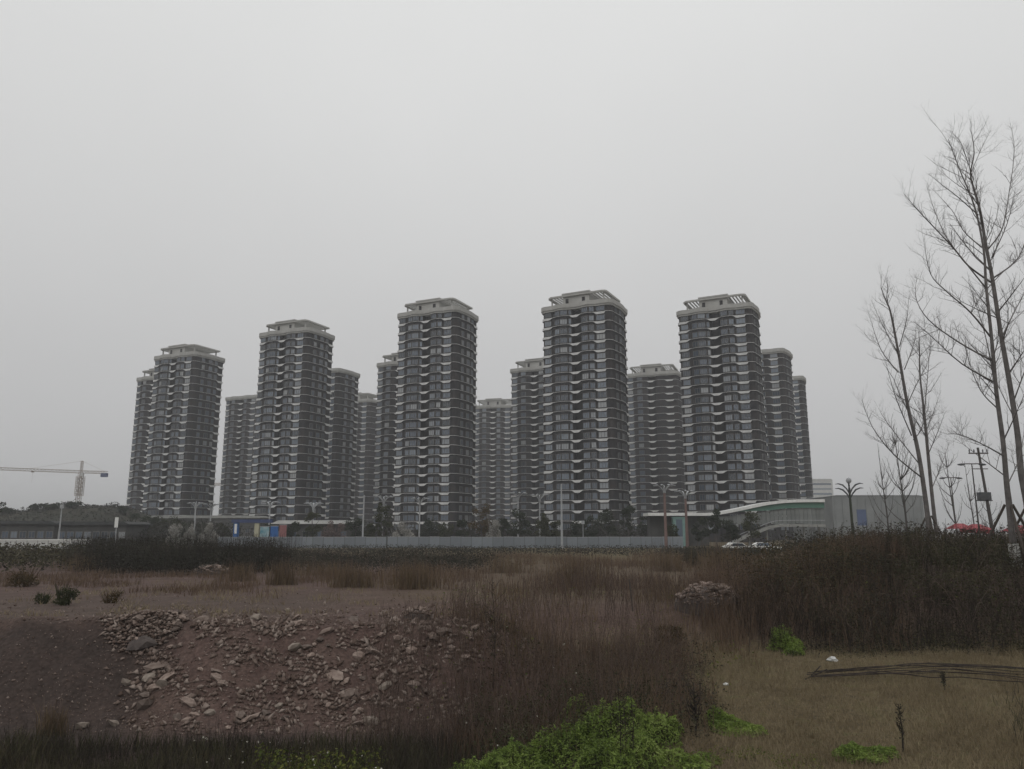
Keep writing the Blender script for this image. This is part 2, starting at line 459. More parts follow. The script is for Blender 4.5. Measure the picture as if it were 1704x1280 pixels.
# ------------------------------------------------------------------ apartment towers
W_, D_ = 23.9, 16.2
FLOOR = 3.04
def bulge(tagn, u):
    if tagn == 'f':
        for a, b in ((.13,.41),(.57,.85)):
            if a < u < b: return .75*math.sin(PI*(u-a)/(b-a))
    if tagn == 'r' and .1 < u < .85: return .45*math.sin(PI*(u-.1)/.75)
    return 0.0
def plan(off=0.0, recess=0.0, nf=44):
    """rounded outline, anticlockwise from the front left; off pushes it outwards"""
    r = 1.9
    pts = []
    hw, hd = W_/2, D_/2
    def seg(a, b, n, tagn, nrm):
        for i in range(n+1):
            u = i/n
            o = off + bulge(tagn, u)
            if recess and tagn == 'f' and .445 < u < .605: o -= recess
            pts.append((a[0]+(b[0]-a[0])*u + nrm[0]*o, a[1]+(b[1]-a[1])*u + nrm[1]*o, tagn, u))
    def arc(c, a0, tagn):
        for k in range(1, 5):
            a = a0 + PI/2*k/5
            pts.append((c[0]+(r+off)*math.cos(a), c[1]+(r+off)*math.sin(a), tagn, k/5))
    seg((-hw+r,-hd), (hw-r,-hd), nf, 'f', (0,-1)); arc((hw-r,-hd+r), -PI/2, 'c1')
    seg((hw,-hd+r), (hw,hd-r), 22, 'r', (1,0)); arc((hw-r,hd-r), 0, 'c2')
    seg((hw-r,hd), (-hw+r,hd), 6, 'b', (0,1)); arc((-hw+r,hd-r), PI/2, 'c3')
    seg((-hw,hd-r), (-hw,-hd+r), 16, 'l', (-1,0)); arc((-hw+r,-hd+r), PI, 'c4')
    return pts
def front_pos(u, off):
    r = 1.9
    return (-W_/2+r + (W_-2*r)*u, -D_/2 - off - bulge('f', u))
def tri(u, a, b, ra, rb):
    if u < a-ra or u > b+rb: return 0.0
    if u < a: return (u-a+ra)/ra
    if u > b: return (b+rb-u)/rb
    return 1.0
def thick(tagn, u):
    if tagn == 'f': return max(tri(u, -.2, .06, .01, .05), tri(u, .45, .53, .05, .05), tri(u, .85, .985, .045, .012))
    if tagn == 'r': return tri(u, .86, 1.1, .07, .01)
    if tagn == 'l': return max(tri(u, -.1, .2, .01, .07), tri(u, .92, 1.1, .06, .01))
    if tagn == 'c4': return 1.0
    if tagn == 'c2': return 1.0 if u < .5 else .5
    return 0.0
def fascia_mesh():
    o = plan(.02); n = len(o); inn = plan(-.8)
    mb = MB()
    vs = []
    for i in range(n):
        t = thick(o[i][2], o[i][3])
        zb, zt = .41-.70*t, .52-.06*t
        vs += [(o[i][0],o[i][1],zb),(o[i][0],o[i][1],zt),(inn[i][0],inn[i][1],zt),(inn[i][0],inn[i][1],zb)]
    fs = []
    for i in range(n):
        a, b = 4*i, 4*((i+1) % n)
        fs += [(a,b,b+1,a+1),(a+1,b+1,b+2,a+2),(a+3,b+3,b,a)]
    mb.add(vs, fs)
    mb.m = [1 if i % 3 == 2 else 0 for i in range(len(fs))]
    return mb.mesh('balcony_fascia', [M['fascia'], M['wall']])
FASCIA = fascia_mesh()
def window_mesh(w, h=1.75):
    mb = MB()
    t, d = .09, .22
    mb.box(-w/2, w/2, -d, .25, 0, t); mb.box(-w/2, w/2, -d, .25, h-t, h)
    mb.box(-w/2, -w/2+t, -d, .25, t, h-t); mb.box(w/2-t, w/2, -d, .25, t, h-t)
    n = max(1, round(w/.9))
    for k in range(1, n):
        x = -w/2 + w*k/n
        mb.box(x-.04, x+.04, -d+.02, .2, t, h-t)
    mb.box(-w/2+t, w/2-t, -d+.12, .2, t, h-t, 1)
    return mb.mesh('window', [M['frame'], M['glass']])
WM = {w: window_mesh(w) for w in (.9, 1.5, 1.9, 2.3, 2.8)}
LOGGIA = window_mesh(2.4, 2.1)
FRONT_W = [(.03,2.3),(.20,1.9),(.31,2.3),(.405,.9),(.665,2.3),(.775,1.5),(.915,2.8)]
SIDE_W = [(.2,1.5),(.48,1.9),(.74,1.5)]

WALLS, CORN = {}, {}
def wall_mesh(n):
    if n in WALLS: return WALLS[n]
    top = 5.8 + FLOOR*(n-1) + 2.4
    pts = plan(-.36, 1.5)
    mb = MB(); k = len(pts)
    mb.add([(p[0],p[1],-.5) for p in pts] + [(p[0],p[1],top) for p in pts], [(i,(i+1)%k,k+(i+1)%k,k+i) for i in range(k)])
    WALLS[n] = mb.mesh('wall', M['wall'])
    return WALLS[n]
def cornice_mesh():
    mb = MB()
    mb.prism([p[:2] for p in plan(.15)], 0, .55)
    mb.prism([p[:2] for p in plan(.42)], .55, 1.9)
    return mb.mesh('cornice', M['crown'])
CORNICE = cornice_mesh()
def pergola_parts():
    fr = MB()
    x0, x1, y0, y1, z = -W_/2+2.0, W_/2-1.9, -D_/2+.7, D_/2-1.6, 2.8
    c = 1.2
    out = [(x0+c,y0),(x1-c*1.2,y0),(x1-.3,y0+.5),(x1,y0+c*1.3),(x1,y1),(x0,y1),(x0,y0+c)]
    cx, cy = (x0+x1)/2, (y0+y1)/2
    inn = [(cx+(p[0]-cx)*.925, cy+(p[1]-cy)*.90) for p in out]
    n = len(out)
    vs = [(p[0],p[1],z) for p in out]+[(p[0],p[1],z+.55) for p in out]+[(p[0],p[1],z) for p in inn]+[(p[0],p[1],z+.55) for p in inn]
    fs = []
    for i in range(n):
        j = (i+1) % n
        fs += [(i,j,n+j,n+i),(2*n+j,2*n+i,3*n+i,3*n+j),(n+i,n+j,3*n+j,3*n+i),(j,i,2*n+i,2*n+j)]
    fr.add(vs, fs)
    for px_ in (x0+1.2, -4.6, 4.2, x1-1.2):
        for py_ in (y0+1.4, y1-1.2): fr.box(px_-.2, px_+.2, py_-.2, py_+.2, -.05, z+.05)
    fr = fr.mesh('pergola', M['crown'])
    sl = MB(); sl.box(-.17, .17, y0+.9, y1-.9, z+.06, z+.42)
    sl = sl.mesh('slat', M['crown'])
    ph = MB()
    ph.box(-4.6, 4.3, -D_/2+1.3, D_/2-2.5, -.05, 3.45)
    ph.box(-4.9, 4.6, -D_/2+1.0, D_/2-2.2, 3.575, 4.0)
    ph = ph.mesh('penthouse', M['crown'])
    dr = MB(); dr.box(-.5, .5, -.08, .1, 0, 2.0)
    dr = dr.mesh('door', M['wall'])
    sx = [x0+.95+1.05*k for k in range(5)] + [4.9+1.0*k for k in range(5)]
    return fr, sl, ph, dr, sx
PERG, SLAT, PENT, PDOOR, SLATX = pergola_parts()

def tower(px, Y, n, rot, label, row, wins=None, crown=True):
    """px: where the tower's axis stands in the picture at y=760"""
    x = xat(px, 760, Y)
    t = empty('apartment_tower', (x, Y, 0), math.radians(rot), label, 'apartment tower', 'dark residential towers with white wave balconies')
    link('wall', wall_mesh(n), t)
    for k in range(n):
        z = 5.8 + FLOOR*k
        link('balcony_fascia', FASCIA, t, (0, 0, z))
    for k in range(-1, n):
        z = 5.8 + FLOOR*k + (.78 if k >= 0 else .9)
        fw, sw = wins if wins else (FRONT_W, SIDE_W)
        for u, w in fw:
            p = front_pos(u, -.36)
            du = .01
            a, b = front_pos(u-du, -.36), front_pos(u+du, -.36)
            link('window', WM[w], t, (p[0], p[1], z), math.atan2(b[1]-a[1], b[0]-a[0]))
        for u, w in sw:
            link('window', WM[w], t, (W_/2-.36+bulge('r', u), -D_/2+1.9+(D_-3.8)*u, z), PI/2)
    top = 5.8 + FLOOR*(n-1) + 2.4
    link('cornice', CORNICE, t, (0, 0, top))
    if not crown: return t
    ph = link('penthouse', PENT, t, (0, 0, top+1.9))
    link('door', PDOOR, ph, (-3.2, -D_/2+1.3, .1)); link('door', PDOOR, ph, (2.4, -D_/2+1.3, .1))
    pg = link('pergola', PERG, t, (0, 0, top+1.9))
    for sx in SLATX: link('slat', SLAT, pg, (sx, 0, 0))
    return t
R_ = -25
front = [
 (303, 313, 22, R_, 'leftmost tower of the front row, standing right of the tower crane'),
 (484, 287, 23, R_, 'second front row tower from the left, above the blue site gate'),
 (725, 260, 23, R_, 'front row tower just left of the middle, slanted pergola crown on its roof'),
 (977, 242, 22, R_-2, 'tallest looking tower, directly behind the tallest thin pole of the fence'),
 (1208, 246, 22, R_-2, 'rightmost front row tower, rising behind the curved white footbridge'),
]
for a in front: tower(*a, row=0)
BW1 = ([(.03,2.3),(.25,2.3),(.665,2.3),(.915,2.8)], [(.48,1.9)])
BW2 = ([(.03,2.3),(.25,2.3)], [])
BW3 = ([(.665,2.3),(.915,2.8)], [(.3,1.9),(.7,1.9)])
back = [
 (269, 358, 22, R_, 'tower tucked behind the left edge of the leftmost front tower', BW2),
 (414, 412, 22, R_, 'low looking tower showing between the first and second front towers', BW1, 0),
 (541, 345, 22, R_, 'narrow sliver of a tower behind the right edge of the second front tower', BW3, 0),
 (597, 424, 22, R_, 'small dark tower in the gap right of the second front tower', BW1),
 (678, 326, 22, R_, 'tower half hidden behind the left side of the middle front tower', BW2),
 (826, 442, 22, R_+12, 'smallest palest tower, far back in the gap right of the middle front tower', BW1),
 (902, 338, 22, R_, 'tower half hidden behind the left side of the tallest looking tower', BW1),
 (1093, 350, 22, R_+4, 'dark tower between the tallest looking tower and the rightmost front tower', BW2),
 (1271, 308, 22, R_-8, 'tower whose plain brown flank shows right of the rightmost front tower', BW3, 0),
 (1302, 362, 22, R_, 'rearmost tower at the right end of the estate with stacked white balconies', BW3, 0),
]
for a in back: tower(*a[:5], row=1, wins=a[5], crown=len(a) < 7)

# ------------------------------------------------------------------ low buildings and walls of the middle distance
def low_building(name, px0, px1, py_top, Y, depth, wallm, roofm, label, cat, wins=0, roof_over=.6, rh=.7, group=None, wm=None, base=0.0, door=True):
    x0, x1 = xat(px0, py_top, Y), xat(px1, py_top, Y)
    h = zat(py_top, Y)
    w = x1-x0
    t = empty(name, ((x0+x1)/2, Y, base), 0, label, cat, group)
    h -= base
    b = MB(); b.box(-w/2, w/2, 0, depth, -1.2, h-rh); b.build('wall', wallm, t)
    r = MB(); r.box(-w/2-roof_over, w/2+roof_over, -roof_over, depth+roof_over, h-rh, h-rh+.3*rh)
    r.prism_y([(-w/2-roof_over*.6, h-.7*rh), (w/2+roof_over*.6, h-.7*rh), (w/2*.9, h), (-w/2*.9, h)], -roof_over*.6, depth+roof_over*.6)
    r.build('roof', roofm, t)
    if wins:
        m = MB(); m.box(-.75,.75,-.08,.1,0,.12); m.box(-.75,.75,-.08,.1,1.38,1.5); m.box(-.75,-.63,-.08,.1,.12,1.38); m.box(.63,.75,-.08,.1,.12,1.38); m.box(-.04,.04,-.06,.1,.12,1.38); m.box(-.63,.63,-.03,.1,.12,1.38,1)
        me = m.mesh('window', [M['frame'], M['glass']])
        for k in range(wins):
            link('window', me, t, (-w/2 + w*(k+.5)/wins, 0, max(.9, (h-rh)*.36)))
    if door:
        d = MB(); d.box(-.55,.55,-.06,.1,0,2.1); d.build('door', M['shed_roof'], t, (-w/2 + w*.22, 0, 0))
    return t
low_building('shed', -40, 92, 867, 172, 12, M['shed'], M['shed_roof'], 'long low grey shed at the left edge under the hill', 'shed', 9)
low_building('shed', 98, 212, 868, 165, 10, M['shed'], M['shed_roof'], 'dark low shed between the leftmost lamp pole and the leftmost tower', 'shed', 8)
low_building('podium_building', 214, 434, 858, 268, 14, M['shed'], M['concrete'], 'dark low podium building at the feet of the two leftmost front towers', 'building', 16, .5, .9)
low_building('gate_house', 458, 582, 866, 172, 8, M['shed'], M['pale'], 'low gate house with pale eaves right of the blue site gate', 'building', 6, .7, .8)
low_building('warehouse', 1384, 1535, 824, 205, 30, M['clad'], M['clad'], 'long grey flat warehouse right of the curved white footbridge', 'warehouse', 0, .1, .35, door=False)
t = low_building('office_block', 1349, 1385, 797, 640, 30, M['pale'], M['pale'], 'faint pale slab block far behind the footbridge end', 'building', 0, .2, 1.2, door=False)
mw = MB(); mw.box(-7.6, 7.6, -.12, .1, 0, 1.5); mw = mw.mesh('window_band', M['glass'])
for k in range(10): link('window_band', mw, t, (0, 0, 5+4*k))
# cladding ribs of the warehouse
wh = [o for o in COL.objects if o.name == 'warehouse'][0]
rb = MB(); rb.box(-.12, .12, -.14, .02, 0, zat(826, 205)-.6); rb = rb.mesh('cladding_rib', M['clad'])
for k in range(12): link('cladding_rib', rb, wh, (-11.3+22.6*k/11, 0, 0))

# hoarding fence
FY = 150.0
fx0, fx1 = xat(362, 900, FY), xat(1137, 900, FY)
fence = empty('hoarding_fence', ((fx0+fx1)/2, FY, 0), 0, 'long blue grey sheet hoarding running below the middle towers', 'fence')
np_ = 44; pw = (fx1-fx0)/np_
pm = MB()
pm.box(-pw/2+.03, pw/2-.03, -.02, .02, .05, 2.02)
pm.box(-pw/2+.03, pw/2-.03, -.055, -.022, 1.0, 1.06); pm.box(-pw/2+.03, pw/2-.03, -.055, -.022, .05, .13)
for k in range(5): pm.box(-pw/2+.2+k*.38, -pw/2+.25+k*.38, -.04, -.022, .14, 1.9)
pm = pm.mesh('panel', M['fence_steel'])
cp = MB(); cp.box(-pw/2+.03, pw/2-.03, -.05, .05, 2.024, 2.12); cp = cp.mesh('top_rail', M['galv'])
po = MB(); po.box(-.03, .03, -.09, .06, -.3, 2.06); po = po.mesh('post', M['post_steel'])
pb = MB(); pb.box(-.14, .14, -.12, .09, -.3, 2.2); pb = pb.mesh('post', M['post_steel'])
for k in range(np_):
    x = -((fx1-fx0)/2) + pw*(k+.5)
    z = random.uniform(-.04, .04)
    link('panel', pm, fence, (x, 0, z)); link('top_rail', cp, fence, (x, 0, z))
    if k: link('post', pb if k == 16 else po, fence, (x-pw/2, 0, 0))
# pale wall at the left edge
wx0, wx1 = xat(-60, 900, 140), xat(152, 900, 140)
wall = empty('site_wall', ((wx0+wx1)/2, 140, 0), 0, 'low whitish boundary wall at the left edge of the waste ground', 'wall')
wl = (wx1-wx0)/12
wp = MB(); wp.box(-wl/2+.05, wl/2-.05, -.12, .12, -.5, 1.55); wp = wp.mesh('panel', M['pale'])
wc = MB(); wc.box(-wl/2+.0, wl/2-.0, -.2, .2, 1.554, 1.75); wc = wc.mesh('coping', M['white_paint'])
wq = MB(); wq.box(-.05, .05, -.17, .17, -.5, 1.55); wq = wq.mesh('pier', M['concrete'])
for k in range(12):
    x = -((wx1-wx0)/2)+wl*(k+.5)
    link('panel', wp, wall, (x, 0, 0)); link('coping', wc, wall, (x, 0, 0)); link('pier', wq, wall, (x-wl/2, 0, 0))

# ---- site gate with blue posts and hoarding pictures
GYY = 158.0
def box_at(px0, px1, py0, py1, Y, dep):
    a, b = at(px0, py1, Y), at(px1, py0, Y)
    return a.x, b.x, Y, Y+dep, a.z, b.z
gx = xat(418, 880, GYY)
gate = empty('site_gate', (gx, GYY, 0), 0, 'blue construction site gate with a banner post left of the hoarding', 'gate')
def rel(b, o): return (b[0]-o[0], b[1]-o[0], b[2]-o[1], b[3]-o[1], b[4]-o[2], b[5]-o[2])
m = MB(); m.box(*rel(box_at(387, 397, 866, 902, GYY, .8), (gx, GYY, 0))); m.build('post', M['blue'], gate)
m = MB(); m.box(*rel(box_at(422, 431, 871, 900, GYY, .8), (gx, GYY, 0))); o = m.build('post', M['cream'], gate); o['label'] = 'cream gate post'
m = MB(); m.box(*rel(box_at(385, 452, 864.5, 870, GYY-.2, 1.1), (gx, GYY, 0))); m.build('beam', M['blue_dk'], gate)
m = MB(); m.box(*rel(box_at(389.5, 394.5, 872, 888, GYY-.12, .1), (gx, GYY, 0))); m.build('banner', M['white_paint'], gate)
m = MB()
for k in range(7):
    x = xat(398+k*3.4, 880, GYY)-gx
    m.box(x-.04, x+.04, .1, .2, .1, 2.3)
m.box(xat(397,880,GYY)-gx, xat(421,880,GYY)-gx, .05, .25, 1.2, 1.35)
m.build('barrier', M['galv'], gate)
m = MB(); m.box(-1.6, 1.6, 0, 1.4, 0, .9, 0)
def picture_board(px0, px1, py0, py1, Y, mat, label):
    b = box_at(px0, px1, py0, py1, Y, .12)
    cx = (b[0]+b[1])/2
    t = empty('picture_board', (cx, Y, 0), 0, label, 'billboard')
    m = MB(); m.box(b[0]-cx, b[1]-cx, 0, .12, .6, b[5]); m.build('face', mat, t)
    m = MB(); w = b[1]-b[0]
    for s_ in (-.42, .42): m.box(w*s_-.06, w*s_+.06, .13, .25, -.3, b[5]-.2)
    m.box(-w/2-.06, w/2+.06, -.03, .16, b[5]+.003, b[5]+.12)
    m.build('frame', M['galv'], t)
picture_board(432, 448, 877, 899, 157, M['cyan'], 'cyan and white printed board right of the cream gate post')
picture_board(449, 463, 876, 899, 157.3, M['blue'], 'plain blue printed board beside the faded red board')
picture_board(464, 477, 874, 899, 157.1, M['pinkred'], 'faded red board standing before the gate house')
for q, (a_, b_, c_, lb) in enumerate([(190, 197, 861, 'upright white sign board at the right end of the dark shed')]):
    b = box_at(a_, b_, c_, 878, 160, .15); cx = (b[0]+b[1])/2
    t = empty('sign_board', (cx, 160, 0), 0, lb, 'sign')
    m = MB(); m.box(b[0]-cx, b[1]-cx, 0, .15, b[4], b[5]); m.build('panel', M['white_paint'], t)
    m = MB(); m.box(-.08, .08, .16, .3, -.4, b[5]-.3); m.build('post', M['galv'], t)

# ---- masts, lamps, poles
def mast(px, py, Y, r, mat, label, cat='pole', name='mast', head=None):
    p = at(px, py, Y)
    t = empty(name, (p.x, Y, 0), 0, label, cat)
    m = MB(); m.tube([(0,0,-.5),(0,0,p.z*.55),(0,0,p.z)], [r, r*.8, r*.55], 8); m.build('shaft', mat, t)
    m = MB(); m.tube([(0,0,-.4),(0,0,.45)], [r*1.8, r*1.7], 8); m.build('base', mat, t)
    if head == 'lamp':
        m = MB(); m.tube([(0,0,p.z-.1),(.5,0,p.z+.15),(1.5,0,p.z+.2)], [.05,.05,.04], 5)
        a = m.build('arm', mat, t); m = MB(); m.sphere((1.8,0,p.z+.17), .45, 1, .4, .25); m.build('lamp_head', M['white_paint'], a)
    if head == 'box':
        m = MB(); m.box(-.3, .3, -.2, .2, p.z-.15, p.z+.5); m.build('camera_box', M['galv'], t)
    if head == 'twin':
        m = MB(); m.tube([(-1.2,0,p.z),(1.2,0,p.z)], .06, 5); a = m.build('arm', mat, t)
        for s_ in (-1, 1):
            m = MB(); m.sphere((s_*1.15,0,p.z-.08), .4, 1.1, .5, .3); m.build('lamp_head', M['post_steel'], a)
    return t
mast(606, 824, 152, .21, M['galv'], 'slim grey pole behind the hoarding, between second and third front towers')
mast(934, 806, 148, .24, M['galv'], 'tallest slim pole at the hoarding in front of the tallest looking tower')
mast(327, 834, 160, .15, M['galv'], 'thin pole in front of the foot of the leftmost front tower')
mast(103, 845, 150, .17, M['galv'], 'short pole with a box head before the left sheds', head='box')
mast(970, 871, 152, .09, M['galv'], 'short thin post with a box behind the hoarding, right of the tallest pole', head='box')
mast(1582, 795, 105, .10, M['bark_far'], 'twin headed street light just left of the utility pole', 'street light', 'street_light', 'twin')
mast(1617, 772, 84, .10, M['bark_far'], 'taller twin headed street light leaning against the utility pole in view', 'street light', 'street_light', 'twin')

def petal_lamp_proto():
    t = empty('palm_lamp', (0,0,0), 0, 'x', 'street lamp', 'palm shaped decorative street lamps')
    m = MB(); m.tube([(0,0,-.4),(0,0,.5),(0,0,10.4)], [.28,.22,.15], 8); m.build('shaft', M['galv'], t)
    m = MB(); m.sphere((0,0,10.5), .3); m.build('hub', M['galv'], t)
    m = MB()
    m.tube([(0,0,10.4),(.55,0,11.3),(1.3,0,11.75),(2.2,0,11.7)], [.10,.09,.08,.05], 5)
    m.add([(.6,-.18,11.4),(1.3,-.28,11.85),(2.3,-.10,11.74),(2.3,.10,11.74),(1.3,.28,11.85),(.6,.18,11.4),(1.4,0,11.98)],
          [(0,1,6),(1,2,6),(2,3,6),(3,4,6),(4,5,6),(5,0,6)])
    arm = m.mesh('frond_arm', M['galv'])
    for k in range(7): link('frond_arm', arm, t, (0,0,0), 2*PI*k/7+.2)
    return t
PL = petal_lamp_proto()
lamps = [
 (862, 819, 170, 'palm shaped lamp just left of the tallest tower, behind pale plumes', 0),
 (898, 822, 172, 'palm shaped lamp against the lower left edge of the tallest tower', 0),
 (639, 825, 165, 'palm shaped lamp above the olive tree beside the middle tower', 0),
 (699, 828, 178, 'palm shaped lamp against the lower left of the middle front tower', 0),
 (522, 836, 176, 'palm shaped lamp before the lower right of the second front tower', 0),
 (450, 834, 182, 'palm shaped lamp before the lower left of the second front tower', 0),
 (326, 836, 196, 'palm shaped lamp before the lower left of the leftmost front tower', 0),
 (352, 838, 200, 'palm shaped lamp near the lower right corner of the leftmost front tower', 0),
 (1105, 806, 150, 'palm shaped street lamp on a brown post before the white footbridge end', 1),
 (1140, 816, 158, 'palm shaped lamp right of the brown post one, before the footbridge roof', 1),
]
for i, (px, py, Y, lb, brown) in enumerate(lamps):
    o = PL if i == 0 else copy_tree(PL)
    p = at(px, py, Y)
    o.location = (p.x, Y, p.z-12.0); o['label'] = lb
    o.rotation_euler.z = random.uniform(0, 1)
    if brown:
        for c in list(o.children):
            if c.name.startswith('shaft'):
                c.data = c.data.copy(); c.data.materials[0] = M['brown_post']; c.scale = (1.5, 1.5, 1)
# lamp with lantern at the right
p = at(1412, 797, 135)
t = empty('lantern_lamp', (p.x, 135, 0), 0, 'tall lamp with curved arms and a globe rising over the grey warehouse', 'street lamp')
m = MB(); m.tube([(0,0,-.4),(0,0,p.z-1.6)], [.25,.18], 8); m.build('shaft', M['leaf_pine'], t)
m = MB(); m.sphere((0,0,p.z-.3), .48, 1, 1, 1.1); m.build('globe', M['galv'], t)
m = MB()
m.tube([(0,0,p.z-2.6),(.5,0,p.z-1.7),(1.2,0,p.z-1.0),(2.0,0,p.z-.75),(2.6,0,p.z-.8)], [.12,.13,.15,.11,.04], 6)
am = m.mesh('arm', M['post_steel'])
for k in range(6): link('arm', am, t, (0,0,-.9 if k % 2 else 0), 2*PI*k/6+.1)

# utility pole
p = at(1627, 745, 92); base = 0
t = empty('utility_pole', (p.x, 92, 0), 0, 'concrete utility pole with crossarm and transformer between the bare trees', 'utility pole')
m = MB(); m.tube([(.9,0,-.5),(0,0,p.z)], [.20,.13], 8); m.build('shaft', M['bark_far'], t)
m = MB(); m.box(-1.15,1.15,-.07,.07,p.z-.75,p.z-.6); a = m.build('crossarm', M['bark_far'], t)
im = MB(); im.tube([(0,0,0),(0,0,.12),(0,0,.15),(0,0,.4)], [.05,.05,.1,.04], 6); im = im.mesh('insulator', M['post_steel'])
for x in (-1.05,-.5,.05,.55,1.05): link('insulator', im, a, (x,0,p.z-.6))
m = MB(); m.box(-.55,.75,-.35,.35,p.z*.52,p.z*.52+.9); m.box(-.8,1.0,-.1,.1,p.z*.52-.12,p.z*.52); tr = m.build('transformer', M['post_steel'], t)
m = MB(); m.tube([(-.3,0,p.z*.52+.9),(-.3,0,p.z*.52+1.4)], .07, 6); m.tube([(.3,0,p.z*.52+.9),(.3,0,p.z*.52+1.4)], .07, 6); m.build('bushing', M['galv'], tr)
m = MB(); m.box(-.9,.9,-.05,.05,p.z*.8,p.z*.8+.1); m.build('crossarm', M['bark_far'], t)
for q, (dz, ya, yb) in enumerate(((-.35, 92, 60),)):
    pass

# ---- tower cranes
def lattice(mb, a, b, w, n, r):
    a, b = Vector(a), Vector(b); d = (b-a); L_ = d.length; d.normalize()
    u = d.cross(Vector((0,1,0)) if abs(d.y) < .9 else Vector((1,0,0))); u.normalize(); v = d.cross(u)
    c = [(u*sx+v*sy)*w/2 for sx, sy in ((-1,-1),(1,-1),(1,1),(-1,1))]
    for q in c: mb.tube([a+q, b+q], r, 4)
    for k in range(n):
        p, s_ = a+d*L_*k/n, a+d*L_*(k+1)/n
        for j in range(4):
            mb.tube([p+c[j], s_+c[(j+1) % 4]], r*.6, 3, caps=False)
            mb.tube([p+c[j], p+c[(j+1) % 4]], r*.6, 3, caps=False)
CRY = 480
p = at(135, 787, CRY)
t = empty('tower_crane', (p.x, CRY, 0), 0, 'tower crane with a long jib standing beyond the hill on the left', 'crane')
m = MB(); lattice(m, (0,0,-1), (0,0,p.z), 2.3, 18, .16); m.build('mast', M['crane'], t)
m = MB()
for k in range(5): m.box(-2.0, 2.0, -2.0, 2.0, p.z-13+2.4*k, p.z-12.75+2.4*k)
lattice(m, (0,0,p.z-14), (0,0,p.z-2), 3.6, 5, .15); m.build('climbing_frame', M['crane'], t)
m = MB(); lattice(m, (0,0,p.z+.6), (-68,0,p.z+3.2), 1.5, 30, .13); jb = m.build('jib', M['crane'], t)
m = MB(); m.box(-30.6,-29.4,-.6,.6,p.z+.3,p.z+.9); m.tube([(-30,0,p.z+.4),(-30,0,p.z-6)], .05, 4); m.build('trolley', M['crane'], jb)
m = MB(); lattice(m, (0,0,p.z+.6), (16.2,0,p.z+.2), 1.4, 8, .13); cj = m.build('counter_jib', M['crane'], t)
m = MB(); m.box(12.6,16.4,-.9,.9,p.z-2.6,p.z-.2); m.build('counterweight', M['blue_dk'], cj)
m = MB(); lattice(m, (0,0,p.z), (0,0,p.z+7.5), 1.1, 4, .13); m.build('apex', M['crane'], t)
m = MB(); m.tube([(0,0,p.z+7.3),(-34,0,p.z+2.4)], .05, 4); m.tube([(0,0,p.z+7.3),(14,0,p.z+1)], .05, 4); m.build('tie_bar', M['crane'], t)
m = MB(); m.box(.8,2.4,-2.1,-.7,p.z-2.2,p.z); m.build('cab', M['pale'], t)
# second crane whose jib shows in the gap between the two left towers
p2 = at(369, 806, 640)
t = empty('tower_crane', (p2.x+26, 640, 0), 0, 'far crane whose jib crosses the bright gap between two left towers', 'crane')
m = MB(); lattice(m, (0,0,-1), (0,0,p2.z), 2.2, 16, .16); m.build('mast', M['crane'], t)
m = MB(); lattice(m, (0,0,p2.z), (-44,0,p2.z), 1.6, 22, .2); m.build('jib', M['crane'], t)

# ---- curved white footbridge
BY = 168.0
curve_px = [(1078,853.5),(1110,853.5),(1150,853.5),(1185,853),(1210,849.5),(1240,843.5),(1270,837),(1300,832.8),(1330,831.2),(1372,831)]
cp_ = [at(a, b, BY) for a, b in curve_px]
# resample
def resample(pts, n):
    out = []
    for i in range(len(pts)-1):
        p0, p1, p2_, p3 = pts[max(i-1,0)], pts[i], pts[i+1], pts[min(i+2,len(pts)-1)]
        for k in range(n):
            t = k/n
            out.append(.5*((2*p1)+(-p0+p2_)*t+(2*p0-5*p1+4*p2_-p3)*t*t+(-p0+3*p1-3*p2_+p3)*t**3))
    out.append(pts[-1].copy()); return out
cr_ = resample(cp_, 4)
bo = Vector((cr_[0].x, BY, 0))
fb = empty('footbridge', bo, 0, 'curved white footbridge with green panels and a stair ramp at the right', 'footbridge')
def ribbon(pts, z0, z1, y0, y1, mat, name, parent, off=bo):
    m = MB()
    vs, fs = [], []
    for i, q in enumerate(pts):
        a = z0(i) if callable(z0) else z0; b = z1(i) if callable(z1) else z1
        x, z = q.x-off.x, q.z-off.z
        vs += [(x,y0,z+a),(x,y0,z+b),(x,y1,z+b),(x,y1,z+a)]
    n = len(pts)
    for i in range(n-1):
        a, b = 4*i, 4*i+4
        fs += [(a,b,b+1,a+1),(a+1,b+1,b+2,a+2),(a+2,b+2,b+3,a+3),(a+3,b+3,b,a)]
    fs += [(0,1,2,3), (4*n-1,4*n-2,4*n-3,4*n-4)]
    m.add(vs, fs)
    return m.build(name, mat, parent)
ribbon(cr_, -.62, 0, -.2, 6.2, M['white_paint'], 'canopy_roof', fb)
gp = [q for q in cr_ if q.x > xat(1222, 840, BY)]
ribbon(gp, lambda i: -.65-1.15*min(1, i/7), lambda i: -.63, .35, .6, M['green_glass'], 'green_fascia', fb)
pnl = [q for q in cr_ if q.x > xat(1190, 840, BY)]
xa, xb = pnl[0].x, pnl[-1].x
npan = 26
for k in range(npan):
    x = xa+(xb-xa)*(k+.5)/npan
    j = min(range(len(cr_)), key=lambda i: abs(cr_[i].x-x))
    zt = cr_[j].z - 1.0 - .9*min(1, max(0, (x-xa)/9))
    zb = zat(874, BY) + random.uniform(-.4, .8)*.6
    if zt-zb < .5: zb = zt-.9
    m = MB(); w = (xb-xa)/npan
    m.box(-w/2+.04, w/2-.04, .7, .8, zb, zt)
    m.build('side_panel', M['grey_panel'], fb, (x-bo.x, 0, 0))
m = MB(); m.box(0, xb-bo.x, .4, 5.6, zat(877.5, BY)-.3, zat(874.5, BY)); m.build('deck', M['concrete'], fb, (0,0,0)) if False else None
dk = [at(a, b, BY) for a, b in ((1216,904),(1235,894),(1262,883),(1285,874.5),(1310,872.5),(1372,872.5))]
